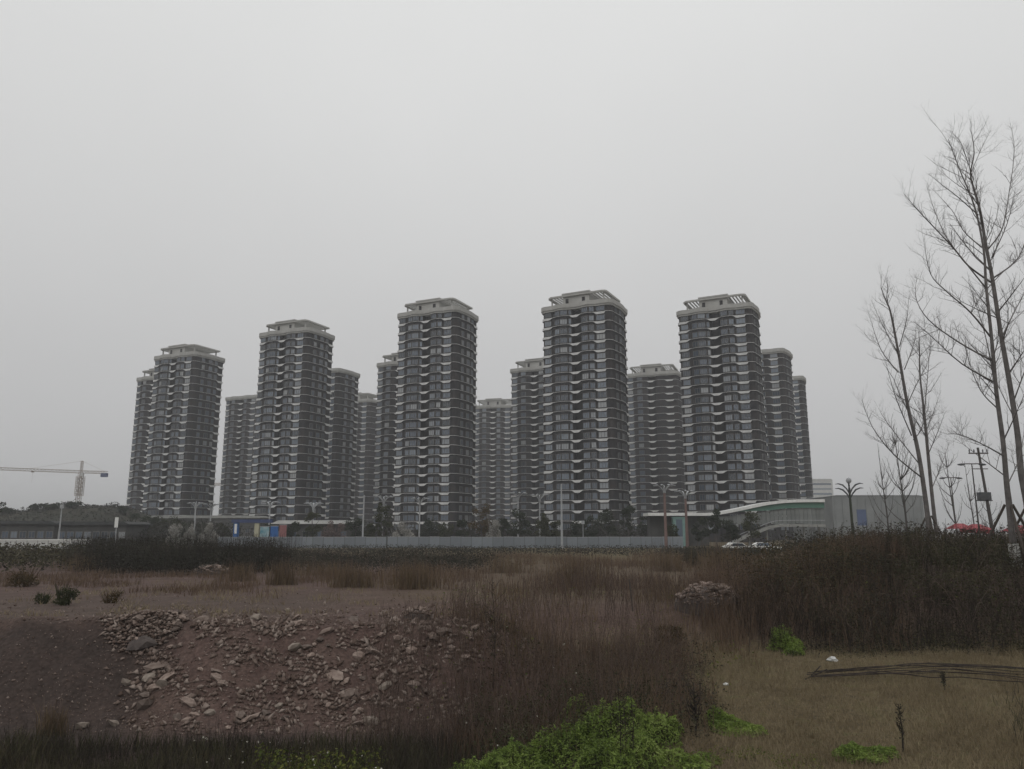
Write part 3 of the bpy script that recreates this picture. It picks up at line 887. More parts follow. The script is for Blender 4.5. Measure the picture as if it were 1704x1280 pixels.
ribbon(resample(dk, 3), -.55, 0.0, -.6, 2.4, M['concrete'], 'stair_ramp', fb)
ribbon(resample(dk, 3), .75, .88, -.55, -.45, M['galv'], 'handrail', fb)
for px in (1248, 1278, 1310, 1340, 1366):
    x = xat(px, 870, BY)-bo.x
    j = min(range(len(cr_)), key=lambda i: abs(cr_[i].x-bo.x-x))
    m = MB(); m.tube([(x,1.2,-.5),(x,1.2,cr_[j].z-.6)], .2, 8); m.build('column', M['concrete'], fb)
m = MB(); m.box(xat(1084,855,BY)-bo.x, xat(1182,855,BY)-bo.x, 2.0, 5.8, -.5, cr_[0].z-.64); m.build('wall', M['shed'], fb)
b = box_at(1121, 1141, 862, 888, BY-.3, 1.6)
t = empty('ticket_booth', ((b[0]+b[1])/2, BY-.3, 0), 0, 'small pale teal booth under the low end of the footbridge', 'booth')
w = b[1]-b[0]
m = MB(); m.box(-w/2, w/2, 0, 1.6, -.3, b[5]); m.build('wall', M['teal'], t)
m = MB(); m.box(-w/2-.15, w/2+.15, -.15, 1.75, b[5]+.003, b[5]+.2); m.build('roof', M['teal'], t)
m = MB(); m.box(-w*.28, w*.22, -.06, .1, .9, b[5]-.3); m.build('window', M['glass'], t)

# ---- vehicles
def car(px, py, Y, rot, mat, label, van=False):
    p = at(px, py, Y)
    t = empty('van' if van else 'parked_car', (p.x, Y, tz(p.x, Y)), rot, label, 'van' if van else 'car')
    L2, W2 = (2.4, .95) if van else (2.25, .88)
    m = MB()
    if van: prof = [(-L2,.35),(L2,.35),(L2,.95),(L2-.25,1.15),(L2-.9,1.95),(-L2+.1,2.05),(-L2,1.6)]
    else: prof = [(-L2,.32),(L2,.32),(L2+.02,.62),(L2-.15,.78),(L2-1.15,.92),(L2-1.85,1.42),(-L2+1.15,1.46),(-L2+.35,.98),(-L2,.9)]
    m.prism_y(prof, -W2, W2); m.build('body', mat, t)
    for s_ in (-1, 1):
        g = MB()
        pr = [(-L2+.4,1.25),(L2-1.1,1.25),(L2-1.35,1.8),(-L2+.35,1.85)] if van else [(-L2+.75,.97),(L2-1.35,.95),(L2-1.95,1.36),(-L2+1.2,1.38)]
        y = s_*W2
        g.prism_y(pr, min(y, y+s_*.02), max(y, y+s_*.02)); g.build('window', M['glass'], t)
        for sx in (-1, 1):
            wmb = MB(); wmb.tube([(0,-.1,0),(0,.1,0)], .33, 14); wo = wmb.build('wheel', M['tyre'], t, (sx*(L2-.8), s_*(W2-.08), .33))
            rm = MB(); rm.tube([(0,-.115,0),(0,.115,0)], .19, 10); rm.build('rim', M['galv'], wo)
    for y in (-.6, .6):
        h = MB(); h.box(L2-.06, L2+.05, y-.18, y+.18, .62, .78); h.build('headlight', M['white_paint'], t)
    return t
car(1228, 905, 118, .1, M['white_paint'], 'white car half hidden by dry grass left of its twin')
car(1272, 903, 120, -.05, M['white_paint'], 'white car right of the other one, below the footbridge ramp')
car(1456, 884, 128, .15, M['pale'], 'pale van parked before the grey warehouse', True)
# blue sign by the warehouse
p = at(1433, 848, 130)
t = empty('direction_sign', (p.x, 130, 0), 0, 'faded blue sign board standing before the grey warehouse', 'sign')
m = MB(); m.box(-.75,.75,-.06,.06,p.z-2.6,p.z); m.build('panel', noise_mat('faded_blue', (.10,.13,.22), (.13,.16,.25), 1, .6), t)
m = MB(); m.tube([(-.5,.12,-.3),(-.5,.12,p.z-.2)], .06, 6); m.tube([(.5,.12,-.3),(.5,.12,p.z-.2)], .06, 6); m.build('post', M['galv'], t)
# red canopies
def canopy(px0, px1, py0, py1, Y, label):
    b = box_at(px0, px1, py0, py1, Y, 3); cx = (b[0]+b[1])/2; w = b[1]-b[0]
    t = empty('canopy_tent', (cx, Y, 0), 0, label, 'canopy tent')
    zt, zb = b[5], b[4]
    m = MB(); m.add([(-w/2,0,zb),(w/2,0,zb),(w/2,3,zb),(-w/2,3,zb),(-w*.25,1.5,zt),(w*.25,1.5,zt)], [(0,1,5,4),(1,2,5),(2,3,4,5),(3,0,4)])
    m.box(-w/2, w/2, -.02, .02, zb-.45, zb-.003); m.build('roof', M['red'], t)
    pm_ = MB(); pm_.tube([(0,0,-.3),(0,0,zb)], .05, 6); pm_ = pm_.mesh('leg', M['galv'])
    for x in (-w/2+.1, w/2-.1):
        for y in (.1, 2.9): link('leg', pm_, t, (x, y, 0))
canopy(1597, 1622, 871, 880, 88, 'red canopy tent left of the utility pole foot')
canopy(1624, 1652, 872, 881, 86, 'red canopy tent right of the utility pole foot')
canopy(1692, 1725, 874, 885, 84, 'red canopy tent cut off by the right edge')

# ------------------------------------------------------------------ vegetation helpers
def leaves_np(c, size, flat=.35, aspect=.5):
    """one folded diamond per centre"""
    n = len(c)
    d = rng.normal(size=(n,3)); d[:,2] *= .6; d /= np.linalg.norm(d, axis=1)[:,None]
    u = rng.normal(size=(n,3)); u -= d*(u*d).sum(1)[:,None]; u /= np.linalg.norm(u, axis=1)[:,None]
    s = (size*rng.uniform(.55, 1.35, n))[:,None]
    v = np.stack([c-d*s*.5, c+u*s*aspect*.5, c+d*s*.5, c-u*s*aspect*.5], 1).reshape(-1,3)
    f = np.arange(4*n).reshape(n,4)
    return v, f
def blades_np(p, h, w, lean):
    n = len(p)
    a = rng.uniform(0, 2*PI, n); side = np.stack([np.cos(a), np.sin(a), 0*a], 1)
    b = rng.uniform(0, 2*PI, n); ln = np.stack([np.cos(b), np.sin(b), 0*b], 1)*(lean*h*rng.uniform(.2,1.3,n))[:,None]
    up = np.stack([0*h, 0*h, h], 1)
    w = w[:,None] if hasattr(w, '__len__') else np.full((n,1), w)
    v = np.stack([p-side*w, p+side*w, p+up*.55+ln*.35-side*w*.7, p+up*.55+ln*.35+side*w*.7, p+up+ln], 1).reshape(-1,3)
    k = np.arange(n)[:,None]*5
    f = np.concatenate([k+np.array([0,1,3]), k+np.array([0,3,2]), k+np.array([2,3,4])], 1).reshape(-1,3)
    return v, f
def stems_np(p, q, r0, r1):
    """three sided tapered sticks from p to q"""
    n = len(p)
    d = q-p; L_ = np.linalg.norm(d, axis=1)[:,None]; d = d/np.maximum(L_, 1e-6)
    ref = np.where(np.abs(d[:,2:3]) > .9, np.array([[1.,0,0]]), np.array([[0,0,1.]]))
    u = np.cross(d, ref); u /= np.linalg.norm(u, axis=1)[:,None]; w = np.cross(d, u)
    r0 = np.broadcast_to(np.asarray(r0, float), (n,))[:,None]; r1 = np.broadcast_to(np.asarray(r1, float), (n,))[:,None]
    vs = []
    for base, r in ((p, r0), (q, r1)):
        for k in range(3):
            a = 2*PI*k/3
            vs.append(base + (u*math.cos(a)+w*math.sin(a))*r)
    v = np.stack(vs, 1).reshape(-1,3)
    k = np.arange(n)[:,None]*6
    f = np.concatenate([k+np.array([0,1,4,3]), k+np.array([1,2,5,4]), k+np.array([2,0,3,5])], 1).reshape(-1,4)
    return v, f
def join_np(parts):
    vs, fs, o = [], [], 0
    for v, f in parts:
        vs.append(v); fs.append(f+o); o += len(v)
    return np.concatenate(vs), np.concatenate(fs)
def gz(p): return terrain(p[:,0], p[:,1])
def scatter(n, px0, px1, Y0, Y1, k=1.0, soft=45):
    """points on the ground inside the wedge seen between two picture columns"""
    fr, to = Y0**(1/k), Y1**(1/k)
    Y = (rng.uniform(fr-(to-fr)*.12, to, int(n*1.7)))**k
    px = rng.uniform(px0-soft, px1+soft, int(n*1.7))
    x = (px-852)/FPX*Y
    edge = np.minimum(px-px0, px1-px)/soft + 2.2*fbm(x*.35, Y*.35) + 1.6*fbm(x*1.3, Y*1.3) + .25*rng.normal(size=len(px))
    front = (Y-Y0)/max(.8, (Y1-Y0)*.14) + 2.0*fbm(x*.4+31, Y*.2) + .3*rng.normal(size=len(px))
    ok = np.where((edge > 0) & (front > 0))[0][:n]
    Y, u = Y[ok], x[ok]/Y[ok]
    p = np.stack([u*Y, Y, 0*Y], 1); p[:,2] = gz(p)
    return p
def stuff(name, me, **k): return tag(link(name, me), kind='stuff')
def blob_points(n, c, r, hollow=.35):
    d = rng.normal(size=(n,3)); d /= np.linalg.norm(d, axis=1)[:,None]
    q = rng.uniform(hollow**3, 1, n)**(1/3)
    return np.array(c) + d*q[:,None]*np.array(r)

def hedge_pts(n, px0, px1, Y0, Y1, h, hn=.25):
    p = scatter(n, px0, px1, Y0, Y1); n = len(p)
    hh = h*(.55+.9*np.clip(vnoise(p[:,0]*hn, p[:,1]*hn), 0, 1))
    p[:,2] += hh*rng.uniform(0, 1, n)**.8
    return p
# ---- leafy trees and shrubs behind the hoarding
def leafy_tree(name, px, py0, Y, wpx, mat, label, cat='tree', trunk_frac=.3, leaf=.42, nl=1500, clumps=16, group=None):
    p = at(px, py0, Y); h = p.z; w = wpx/FPX*Y*1.02
    t = empty(name, (p.x, Y, 0), 0, label, cat, group)
    tb = MB()
    tb.tube([(0,0,-.6),(random.uniform(-.1,.1),0,h*trunk_frac),(random.uniform(-.3,.3),0,h*.8)], [max(.07,h*.02), max(.05,h*.016), .03], 6)
    for k in range(5):
        a = random.uniform(0, 2*PI); z0 = h*random.uniform(trunk_frac*.8, .6)
        tb.tube([(0,0,z0),(math.cos(a)*w*.2,math.sin(a)*w*.2,z0+h*.14),(math.cos(a)*w*.36,math.sin(a)*w*.36,z0+h*.26)], [h*.011, h*.008, .02], 5)
    tb.build('trunk', M['bark_far'], t)
    pts = []
    for k in range(clumps):
        zz = random.uniform(trunk_frac, .95)
        rr = math.sqrt(max(0.05, 1-((zz-.55)/.55)**2))
        a = random.uniform(0, 2*PI); q = rr*w*.5*math.sqrt(random.random())*.8
        s_ = random.uniform(.12, .26)*w
        pts.append(blob_points(nl//clumps, (q*math.cos(a), q*math.sin(a), min(zz*h, h-s_*.6)), (s_, s_, s_*random.uniform(.6,1.1))))
    v, f = leaves_np(np.concatenate(pts), leaf)
    link('crown', np_mesh('crown', v, f, mat), t)
    return t
LP = M['leaf_pine']; LO = M['leaf_olive']
tr_list = [
 ('tree', 222, 851, 215, 34, LP, 'dark bushy tree at the foot of the far left tower', 'tree'),
 ('tree', 252, 858, 190, 36, LP, 'dark tree left of the olive one, below the leftmost front tower', 'tree'),
 ('tree', 285, 862, 180, 40, LO, 'olive toned tree below the middle of the leftmost front tower', 'tree'),
 ('tree', 345, 868, 185, 30, LP, 'small dark tree above the pale flowering shrubs on the left', 'tree'),
 ('tree', 487, 868, 160, 26, LP, 'small round dark tree before the pale eaves of the gate house', 'tree'),
 ('tree', 521, 852, 164, 30, LO, 'olive tree rising over the gate house roof', 'tree'),
 ('tree', 640, 833, 160, 36, LO, 'tall olive tree at the lower left edge of the middle front tower', 'tree'),
 ('tree', 768, 866, 172, 24, LP, 'small dark tree at the lower right corner of the middle front tower', 'tree'),
 ('tree', 801, 838, 160, 46, M['leaf_rust'], 'rust and olive tinted tree below the smallest palest tower', 'tree'),
 ('tree', 866, 846, 166, 34, LP, 'dark tree left of the tallest tower, beside the pale plume shrub', 'tree'),
 ('tree', 903, 852, 162, 34, LO, 'olive tree against the lower left of the tallest tower', 'tree'),
 ('tree', 1008, 848, 164, 44, LP, 'broad dark tree before the lower right of the tallest tower', 'tree'),
 ('tree', 1045, 838, 170, 32, LP, 'slim dark tree at the right foot of the tallest tower', 'tree'),
 ('tree', 1190, 846, 152, 24, LP, 'narrow dark green tree before the start of the bridge rise', 'tree'),
 ('tree', 1247, 852, 150, 40, LO, 'greyish tree standing before the footbridge side panels', 'tree'),
 ('tree', 306, 870, 172, 28, LP, 'low dark tree left of the thin pole before the leftmost tower', 'tree'),
 ('tree', 372, 872, 176, 30, LO, 'low olive tree just left of the blue gate post', 'tree'),
 ('tree', 452, 866, 186, 26, LP, 'dark tree behind the blue printed board', 'tree'),
 ('tree', 592, 864, 168, 34, LP, 'dark tree at the right end of the gate house', 'tree'),
 ('tree', 616, 872, 166, 24, LO, 'low olive tree right of the slim grey pole', 'tree'),
 ('tree', 712, 866, 180, 36, LP, 'dark tree at the middle of the middle tower foot', 'tree'),
 ('tree', 742, 872, 176, 28, LO, 'low olive tree before the right half of the middle tower foot', 'tree'),
 ('tree', 838, 864, 174, 26, LP, 'dark low tree right of the rust tinted tree', 'tree'),
 ('tree', 925, 868, 166, 24, LO, 'yellowish low tree touching the tallest slim pole', 'tree'),
 ('tree', 958, 866, 176, 34, LP, 'dark low tree behind the short thin post', 'tree'),
 ('tree', 984, 860, 172, 30, LP, 'dark tree left of the broad dark tree', 'tree'),
 ('tree', 1076, 858, 176, 34, LP, 'dark tree at the left end of the footbridge roof', 'tree'),
 ('tree', 1215, 862, 154, 34, LP, 'dark tree below the start of the bridge rise', 'tree'),
 ('tree', 1166, 862, 158, 34, LP, 'low dark tree between the teal booth and the narrow green tree', 'tree'),
]
for a in tr_list: leafy_tree(*a, group='leafy trees along the estate front')
def shrub(px, py0, Y, wpx, mat, label, leaf=.34, nl=2400, base=None, cat='shrub', name='shrub', stick=True):
    p = at(px, py0, Y); b0 = tz(p.x, Y) if base is None else base
    h = p.z-b0; w = wpx/FPX*Y
    t = empty(name, (p.x, Y, b0), 0, label, cat)
    pts = []
    for k in range(12):
        zz = random.uniform(.1, .85); q = (1-zz*.6)*w*.45
        s_ = w*random.uniform(.10, .2)
        pts.append(blob_points(nl//12, (random.uniform(-q, q), random.uniform(-q, q)*.7, zz*h), (s_, s_, h*.18)))
    v, f = leaves_np(np.concatenate(pts), leaf); link('foliage', np_mesh('foliage', v, f, mat), t)
    n = 34
    a = np.zeros((n,3)); a[:,0] = rng.normal(0, w*.08, n); a[:,1] = rng.normal(0, w*.06, n); a[:,2] = -.25
    b = np.stack([rng.uniform(-w*.48, w*.48, n), rng.uniform(-w*.3, w*.3, n), h*rng.uniform(.6, 1.12, n)], 1)
    v, f = stems_np(a, b, .022, .008); link('stems', np_mesh('stems', v, f, M['twig'] if not stick else mat), t)
    return t
shrub(292, 870, 156, 34, M['leaf_pale'], 'whitish flowering shrub at the left end of the pale row')
shrub(318, 872, 157, 22, M['leaf_pale'], 'narrow whitish shrub in the middle of the pale row')
shrub(348, 870, 156, 36, M['leaf_pale'], 'whitish shrub at the right end of the pale row')
shrub(556, 866, 156, 56, M['leaf_pink'], 'pinkish bare shrub behind the hoarding before the gate house')
shrub(672, 864, 156, 46, M['leaf_pale'], 'pale feathery shrub behind the hoarding below the middle tower')
shrub(822, 860, 155, 26, M['leaf_pale'], 'pale plume shrub behind the hoarding, under the rust tinted tree')
shrub(1112, 868, 156, 40, M['leaf_olive'], 'low olive shrub before the teal booth')

v, f = leaves_np(hedge_pts(15000, 440, 1090, 178, 190, 4.0), .5); stuff('hedge', np_mesh('hedge', v, f, M['leaf_hedge']))
v, f = leaves_np(hedge_pts(7000, 215, 400, 170, 182, 4.2), .5); stuff('hedge', np_mesh('hedge', v, f, M['leaf_hedge']))
# trees on the left hill
for i, (px, py, w, lb) in enumerate([(15, 848, 30, 'round tree on the hill crest at the far left'), (58, 838, 16, 'pointed tree on the hill crest left of the crane'),
        (82, 842, 34, 'spreading tree on the hill crest below the jib'), (120, 846, 30, 'low tree on the hill crest under the crane mast'), (205, 842, 26, 'tree on the hill beside the far left tower')]):
    p = at(px, py, 255); hb = float(hill_z(p.x, 255))
    t = empty('hill_tree', (p.x, 255, hb-.5), 0, lb, 'tree', 'trees on the left hill')
    w_ = w/FPX*255; h = max(p.z-hb+.5, 2.5)
    m = MB(); m.tube([(0,0,-.5),(0,0,h*.7)], [.2,.08], 6); m.build('trunk', M['bark_far'], t)
    pts = np.concatenate([blob_points(60, (random.uniform(-.3,.3)*w_, random.uniform(-.2,.2)*w_, h*random.uniform(.4,.85)), (w_*.25, w_*.2, h*.22)) for k in range(9)])
    v, f = leaves_np(pts, .7); link('crown', np_mesh('crown', v, f, LP), t)
n = 16000
hx_ = rng.uniform(-260, -122, n); hy_ = rng.uniform(225, 268, n)
hp = np.stack([hx_, hy_, hill_z(hx_, hy_)+rng.uniform(-.2, 1.5, n)*vnoise(hx_*.2, hy_*.2)**1.5*1.6], 1)
v, f = leaves_np(hp, .7); stuff('hill_scrub', np_mesh('hill_scrub', v, f, M['leaf_hedge']))
# conifer tip at the left edge of the picture
p = at(-14, 808, 70)
t = empty('conifer', (p.x, 70, 0), 0, 'dark conifer poking in at the left edge', 'tree')
m = MB(); m.tube([(0,0,-.3),(0,0,p.z)], [.15,.03], 6); m.build('trunk', M['bark_far'], t)
pts = np.concatenate([blob_points(70, (random.uniform(-1,1)*(1.9*(1-zz)+.3), random.uniform(-1,1)*1.2, p.z*zz), (.55,.4,.22)) for zz in np.linspace(.35, .98, 16)])
v, f = leaves_np(pts, .2); link('crown', np_mesh('crown', v, f, LP), t)

# ---- bare winter trees
def smooth_pts(pts, n=4):
    return resample([Vector(p) for p in pts], n)
def grow_twigs(mb, pts, radii, level, density, length, up=.35, nseg=3):
    """twigs along a limb, recursive"""
    tot = sum((pts[i+1]-pts[i]).length for i in range(len(pts)-1))
    n = max(1, int(tot*density))
    for k in range(n):
        f = random.uniform(.22, 1.0)
        i = min(int(f*(len(pts)-1)), len(pts)-2)
        q = f*(len(pts)-1)-i
        p = pts[i].lerp(pts[i+1], q); d = (pts[i+1]-pts[i]).normalized()
        r = radii[i]*(1-q)+radii[i+1]*q
        side = d.orthogonal().normalized(); side.rotate(Matrix.Rotation(random.uniform(0, 2*PI), 3, d))
        v = (d*random.uniform(.15,1.0) + side*random.uniform(.5,1.1) + Vector((0,0,up))).normalized()
        l = length*(.18+2.0*random.betavariate(1.3, 2.6))*(1.1-.5*f)
        tp = [p]
        for s_ in range(nseg):
            v = (v + Vector((random.uniform(-.3,.3), random.uniform(-.3,.3), up*.35+random.uniform(-.2,.2)))).normalized()
            tp.append(tp[-1]+v*l/nseg)
        r0 = min(r*.6, .005+.010*l)
        rr = [r0*(1-.75*j/nseg) for j in range(nseg+1)]
        mb.tube(tp, rr, 3, caps=False)
        if level > 0: grow_twigs(mb, tp, rr, level-1, density*1.35, length*.42, up, 2)
def bare_tree(name, label, Y, trunks, limbs, twig=(1, 1.2, 1.6), stakes=True, paint=None, rmin=.012, cat='bare tree'):
    """trunks, limbs: lists of (picture polyline, base radius, depth drift in metres)"""
    b = at(trunks[0][0][0][0], trunks[0][0][0][1], Y); gzv = min(tz(b.x, Y), b.z)
    t = empty(name, (b.x, Y, gzv), 0, label, cat, 'bare winter trees')
    o = Vector((b.x, Y, gzv))
    cb = MB()
    for poly, r, dy in trunks:
        n = len(poly)
        pts = [at(x, y, Y+dy*i/(n-1))-o for i, (x, y) in enumerate(poly)]
        pts = [pts[0]-Vector((0,0,.5))] + pts
        sp = smooth_pts(pts, 4); k = len(sp)
        rad = [max(rmin, r*(1-.93*(i/(k-1))**.9)) for i in range(k)]; rad[0] = r*1.35; rad[1] = r*1.15
        mb = MB(); mb.tube(sp, rad, 9); mb.build('trunk', M['bark'], t, smooth=True)
        grow_twigs(cb, sp[k//3:], rad[k//3:], twig[0], twig[1], twig[2])
    lm = M['bark']
    for poly, r, y0, dy in limbs:
        n = len(poly)
        pts = [at(x, y, Y+y0+dy*i/(n-1))-o for i, (x, y) in enumerate(poly)]
        sp = smooth_pts(pts, 4); k = len(sp)
        rad = [max(rmin*.8, r*(1-.88*i/(k-1))) for i in range(k)]
        rad = [q_*.68 for q_ in rad]; mb = MB(); mb.tube(sp, rad, 6); mb.build('limb', lm, t, smooth=True)
        grow_twigs(cb, sp, rad, twig[0], twig[1]*1.5, twig[2]*.7)
    cb.build('twigs', M['bark'], t)
    if stakes:
        for a in (0.2, 2.3, 4.4):
            mb = MB(); zt = 2.6
            mb.tube([(math.cos(a)*.16, math.sin(a)*.16, zt), (math.cos(a)*1.7, math.sin(a)*1.7, -.2)], .055, 6); mb.build('stake', M['stake'], t)
    if paint:
        mb = MB(); r = trunks[paint-1][1]
        q = at(*trunks[paint-1][0][0], Y)-o
        mb.tube([(q.x,q.y,q.z-.1),(at(*trunks[paint-1][0][1], Y)-o)], [r*1.45, r*1.22], 9); mb.build('whitewash', M['whitewash'], t)
    return t
Yr = 33
R1 = [(1692,945),(1686,905),(1679,838),(1675,804),(1669,735),(1658,652),(1650,563),(1641,477),(1637,417),(1622,345),(1598,285),(1578,232)]
R2 = [(1724,945),(1717,905),(1709,838),(1699,786),(1693,721),(1679,632),(1665,553),(1651,462),(1641,411),(1631,352),(1622,319),(1615,290),(1621,255),(1617,222)]
bare_tree('bare_tree', 'tall bare tree with the straighter trunk, second from the right edge with whitewashed foot', Yr, [(R1, .165, -.6)], [
 ([(1641,480),(1605,435),(1575,395),(1555,350),(1542,310)], .05, -.4, 1.5),
 ([(1650,563),(1615,520),(1575,485),(1548,455),(1537,398)], .06, -.3, -2.0),
 ([(1650,600),(1596,570),(1545,532),(1524,495),(1526,460)], .06, -.3, 2.2),
 ([(1654,636),(1600,605),(1550,560),(1520,535)], .055, -.2, -2.5),
 ([(1657,650),(1640,560),(1612,470)], .05, -.3, 1.2),
 ([(1672,760),(1640,742),(1600,724),(1578,722)], .05, -.2, -1.6),
 ([(1676,795),(1630,760),(1590,730)], .045, -.2, 2.0),
 ([(1669,735),(1690,690),(1712,640)], .05, -.2, -1.5),
 ([(1660,680),(1632,650),(1612,600),(1606,560)], .045, -.2, 2.4),
 ([(1675,810),(1697,760),(1706,700)], .045, -.1, 1.5),
], (2, 3.4, 1.8), paint=1)
bare_tree('bare_tree', 'tallest bare tree, leaning in from the right edge', Yr+2.5, [(R2, .195, .6)], [
 ([(1649,470),(1612,443),(1584,410),(1534,357),(1517,338),(1504,322)], .07, .5, -2.2),
 ([(1634,412),(1604,385),(1584,350),(1552,315)], .05, .5, 2.0),
 ([(1628,358),(1594,328),(1568,308),(1546,290)], .045, .5, -1.6),
 ([(1622,325),(1590,305),(1562,282)], .035, .5, 1.8),
 ([(1620,300),(1600,240),(1588,225)], .035, .6, -1),
 ([(1644,415),(1668,380),(1680,315),(1688,250),(1681,205)], .055, .5, 1.8),
 ([(1650,430),(1676,372),(1690,312)], .045, .5, -1.5),
 ([(1654,462),(1690,435),(1706,400),(1716,340)], .06, .5, 2.0),
 ([(1660,520),(1684,490),(1710,455)], .06, .4, -2.0),
 ([(1668,560),(1690,515),(1715,470)], .06, .4, 1.5),
 ([(1680,620),(1700,590),(1720,560)], .06, .4, -1.2),
 ([(1615,290),(1632,250),(1648,218)], .03, .6, 1.4),
 ([(1690,700),(1660,640),(1640,590)], .04, .3, 2.5),
 ([(1686,670),(1712,600),(1730,560)], .05, .3, -2),
], (2, 3.4, 1.8))
Ym = 50
M1 = [(1553,928),(1547,895),(1541,838),(1528,752),(1510,673),(1495,587),(1482,520),(1474,500),(1466,478)]
M2 = [(1565,928),(1559,890),(1552,834),(1541,721),(1538,687),(1531,625),(1530,580),(1529,552)]
bare_tree('bare_tree', 'twin trunked bare tree with stakes, between warehouse and utility pole', Ym, [(M1, .225, -.5), (M2, .18, .8)], [
 ([(1534,795),(1487,756),(1452,711),(1434,665)], .075, -.2, -2.5),
 ([(1528,770),(1500,735),(1474,700),(1462,680)], .06, -.2, 2.5),
 ([(1517,725),(1490,660),(1473,598)], .06, -.2, -1.8),
 ([(1495,620),(1465,580),(1444,515)], .06, -.3, 1.5),
 ([(1496,590),(1468,540),(1450,500)], .04, -.3, -1.2),
 ([(1520,732),(1536,706),(1532,650)], .06, -.3, 1.6),
 ([(1497,577),(1509,530),(1512,495)], .05, -.3, -1.5),
 ([(1505,615),(1520,575),(1524,545)], .05, -.2, 1.5),
 ([(1510,673),(1525,640),(1545,600),(1552,555)], .05, -.3, -1.5),
 ([(1540,720),(1552,690),(1566,650)], .05, .3, 1.5),
 ([(1543,760),(1560,720),(1572,688)], .05, .3, -1.8),
 ([(1538,690),(1545,610),(1550,545)], .05, .4, 1.2),
 ([(1550,815),(1568,770),(1580,735)], .045, .3, 2.0),
], (2, 3.4, 1.8), paint=2)
# slender trees farther back
def slender(px, py0, Y, r, spread, label, n=16):
    p = at(px, py0, Y); g0 = 0
    t = empty('bare_tree', (p.x, Y, g0), 0, label, 'bare tree', 'bare winter trees')
    h = p.z
    tp = [Vector((0,0,-.4)), Vector((.05*h*.2,0,h*.3)), Vector((-.01*h,0,h*.65)), Vector((-.02*h,0,h))]
    sp = smooth_pts(tp, 4); k = len(sp); rad = [max(.02, r*(1-.9*i/(k-1))) for i in range(k)]
    mb = MB(); mb.tube(sp, rad, 7); mb.build('trunk', M['bark_far'], t, smooth=True)
    cb = MB()
    for j in range(n):
        f = random.uniform(.3, .92); i = int(f*(k-1)); b = sp[i]
        a = random.uniform(0, 2*PI); l = spread*(1.15-f)*random.uniform(.7, 1.2)
        pts = [b, b+Vector((math.cos(a)*l*.5, math.sin(a)*l*.5, l*.55)), b+Vector((math.cos(a)*l*.8, math.sin(a)*l*.8, l*1.4))]
        s2 = smooth_pts(pts, 3); rr = [max(.016, r*.35*(1-.85*q/(len(s2)-1))) for q in range(len(s2))]
        cb.tube(s2, rr, 4, caps=False); grow_twigs(cb, s2, rr, 0, 1.6, 1.6, .5)
    cb.build('limbs', M['bark_far'], t)
slender(1464, 738, 125, .17, 4.2, 'thin far bare tree, left one of the pair over the warehouse')
slender(1491, 708, 118, .20, 5.2, 'denser far bare tree, right one of the pair over the warehouse', 24)
slender(1576, 752, 100, .16, 3.6, 'slim bare tree right behind the twin trunked tree')
slender(1608, 768, 108, .13, 2.8, 'slim short bare tree just left of the utility pole', 12)
slender(1638, 800, 120, .13, 3.2, 'faint bare sapling right of the utility pole', 12)

# ------------------------------------------------------------------ near vegetation
# dark hedge band on the left, beyond the clearing
v, f = leaves_np(hedge_pts(34000, 150, 450, 57, 82, 1.9), .15); stuff('hedge', np_mesh('hedge', v, f, M['leaf_hedge']))
v, f = leaves_np(hedge_pts(22000, 430, 815, 60, 88, 1.0), .16); stuff('hedge', np_mesh('hedge', v, f, M['leaf_hedge']))
p = scatter(2500, 140, 480, 58, 84); n = len(p); q = p.copy(); q[:,2] += rng.uniform(1.2, 3.0, n); q[:,:2] += rng.normal(0, .35, (n,2)); p[:,2] -= .1
v, f = stems_np(p, q, .018, .006); stuff('hedge_twigs', np_mesh('hedge_twigs', v, f, M['twig_dark']))
# scrub at the left edge and under the fence
v, f = leaves_np(hedge_pts(9000, -40, 170, 62, 95, 1.5), .24); stuff('scrub', np_mesh('scrub', v, f, M['leaf_dark']))
v, f = leaves_np(hedge_pts(12000, 380, 1150, 100, 143, .7), .26); stuff('scrub', np_mesh('scrub', v, f, M['leaf_hedge']))
v, f = leaves_np(hedge_pts(9000, 1130, 1310, 88, 112, .9), .26); stuff('scrub', np_mesh('scrub', v, f, M['leaf_hedge']))
v, f = leaves_np(hedge_pts(14000, 1290, 1720, 70, 124, 2.0), .26); stuff('scrub', np_mesh('scrub', v, f, M['leaf_hedge']))
# reddish dry grass on the plateau
n = 30000
p = scatter(n, 380, 1260, 40, 100); n = len(p); h = rng.uniform(.35, 1.0, n)*(.5+vnoise(p[:,0]*.25, p[:,1]*.2))
h = h*.78; keep = vnoise(p[:,0]*.18+7, p[:,1]*.12)*.7+vnoise(p[:,0]*.7, p[:,1]*.5)*.3 > .50
v, f = blades_np(p[keep], h[keep], .018, .35); stuff('dry_grass', np_mesh('dry_grass', v, f, M['red_grass']))
n = 9000
p = scatter(n, -20, 420, 40, 62); n = len(p); h = rng.uniform(.15, .5, n); keep = vnoise(p[:,0]*.3, p[:,1]*.3) > .55
v, f = blades_np(p[keep], h[keep], .016, .5); stuff('dry_grass', np_mesh('dry_grass', v, f, M['red_grass']))
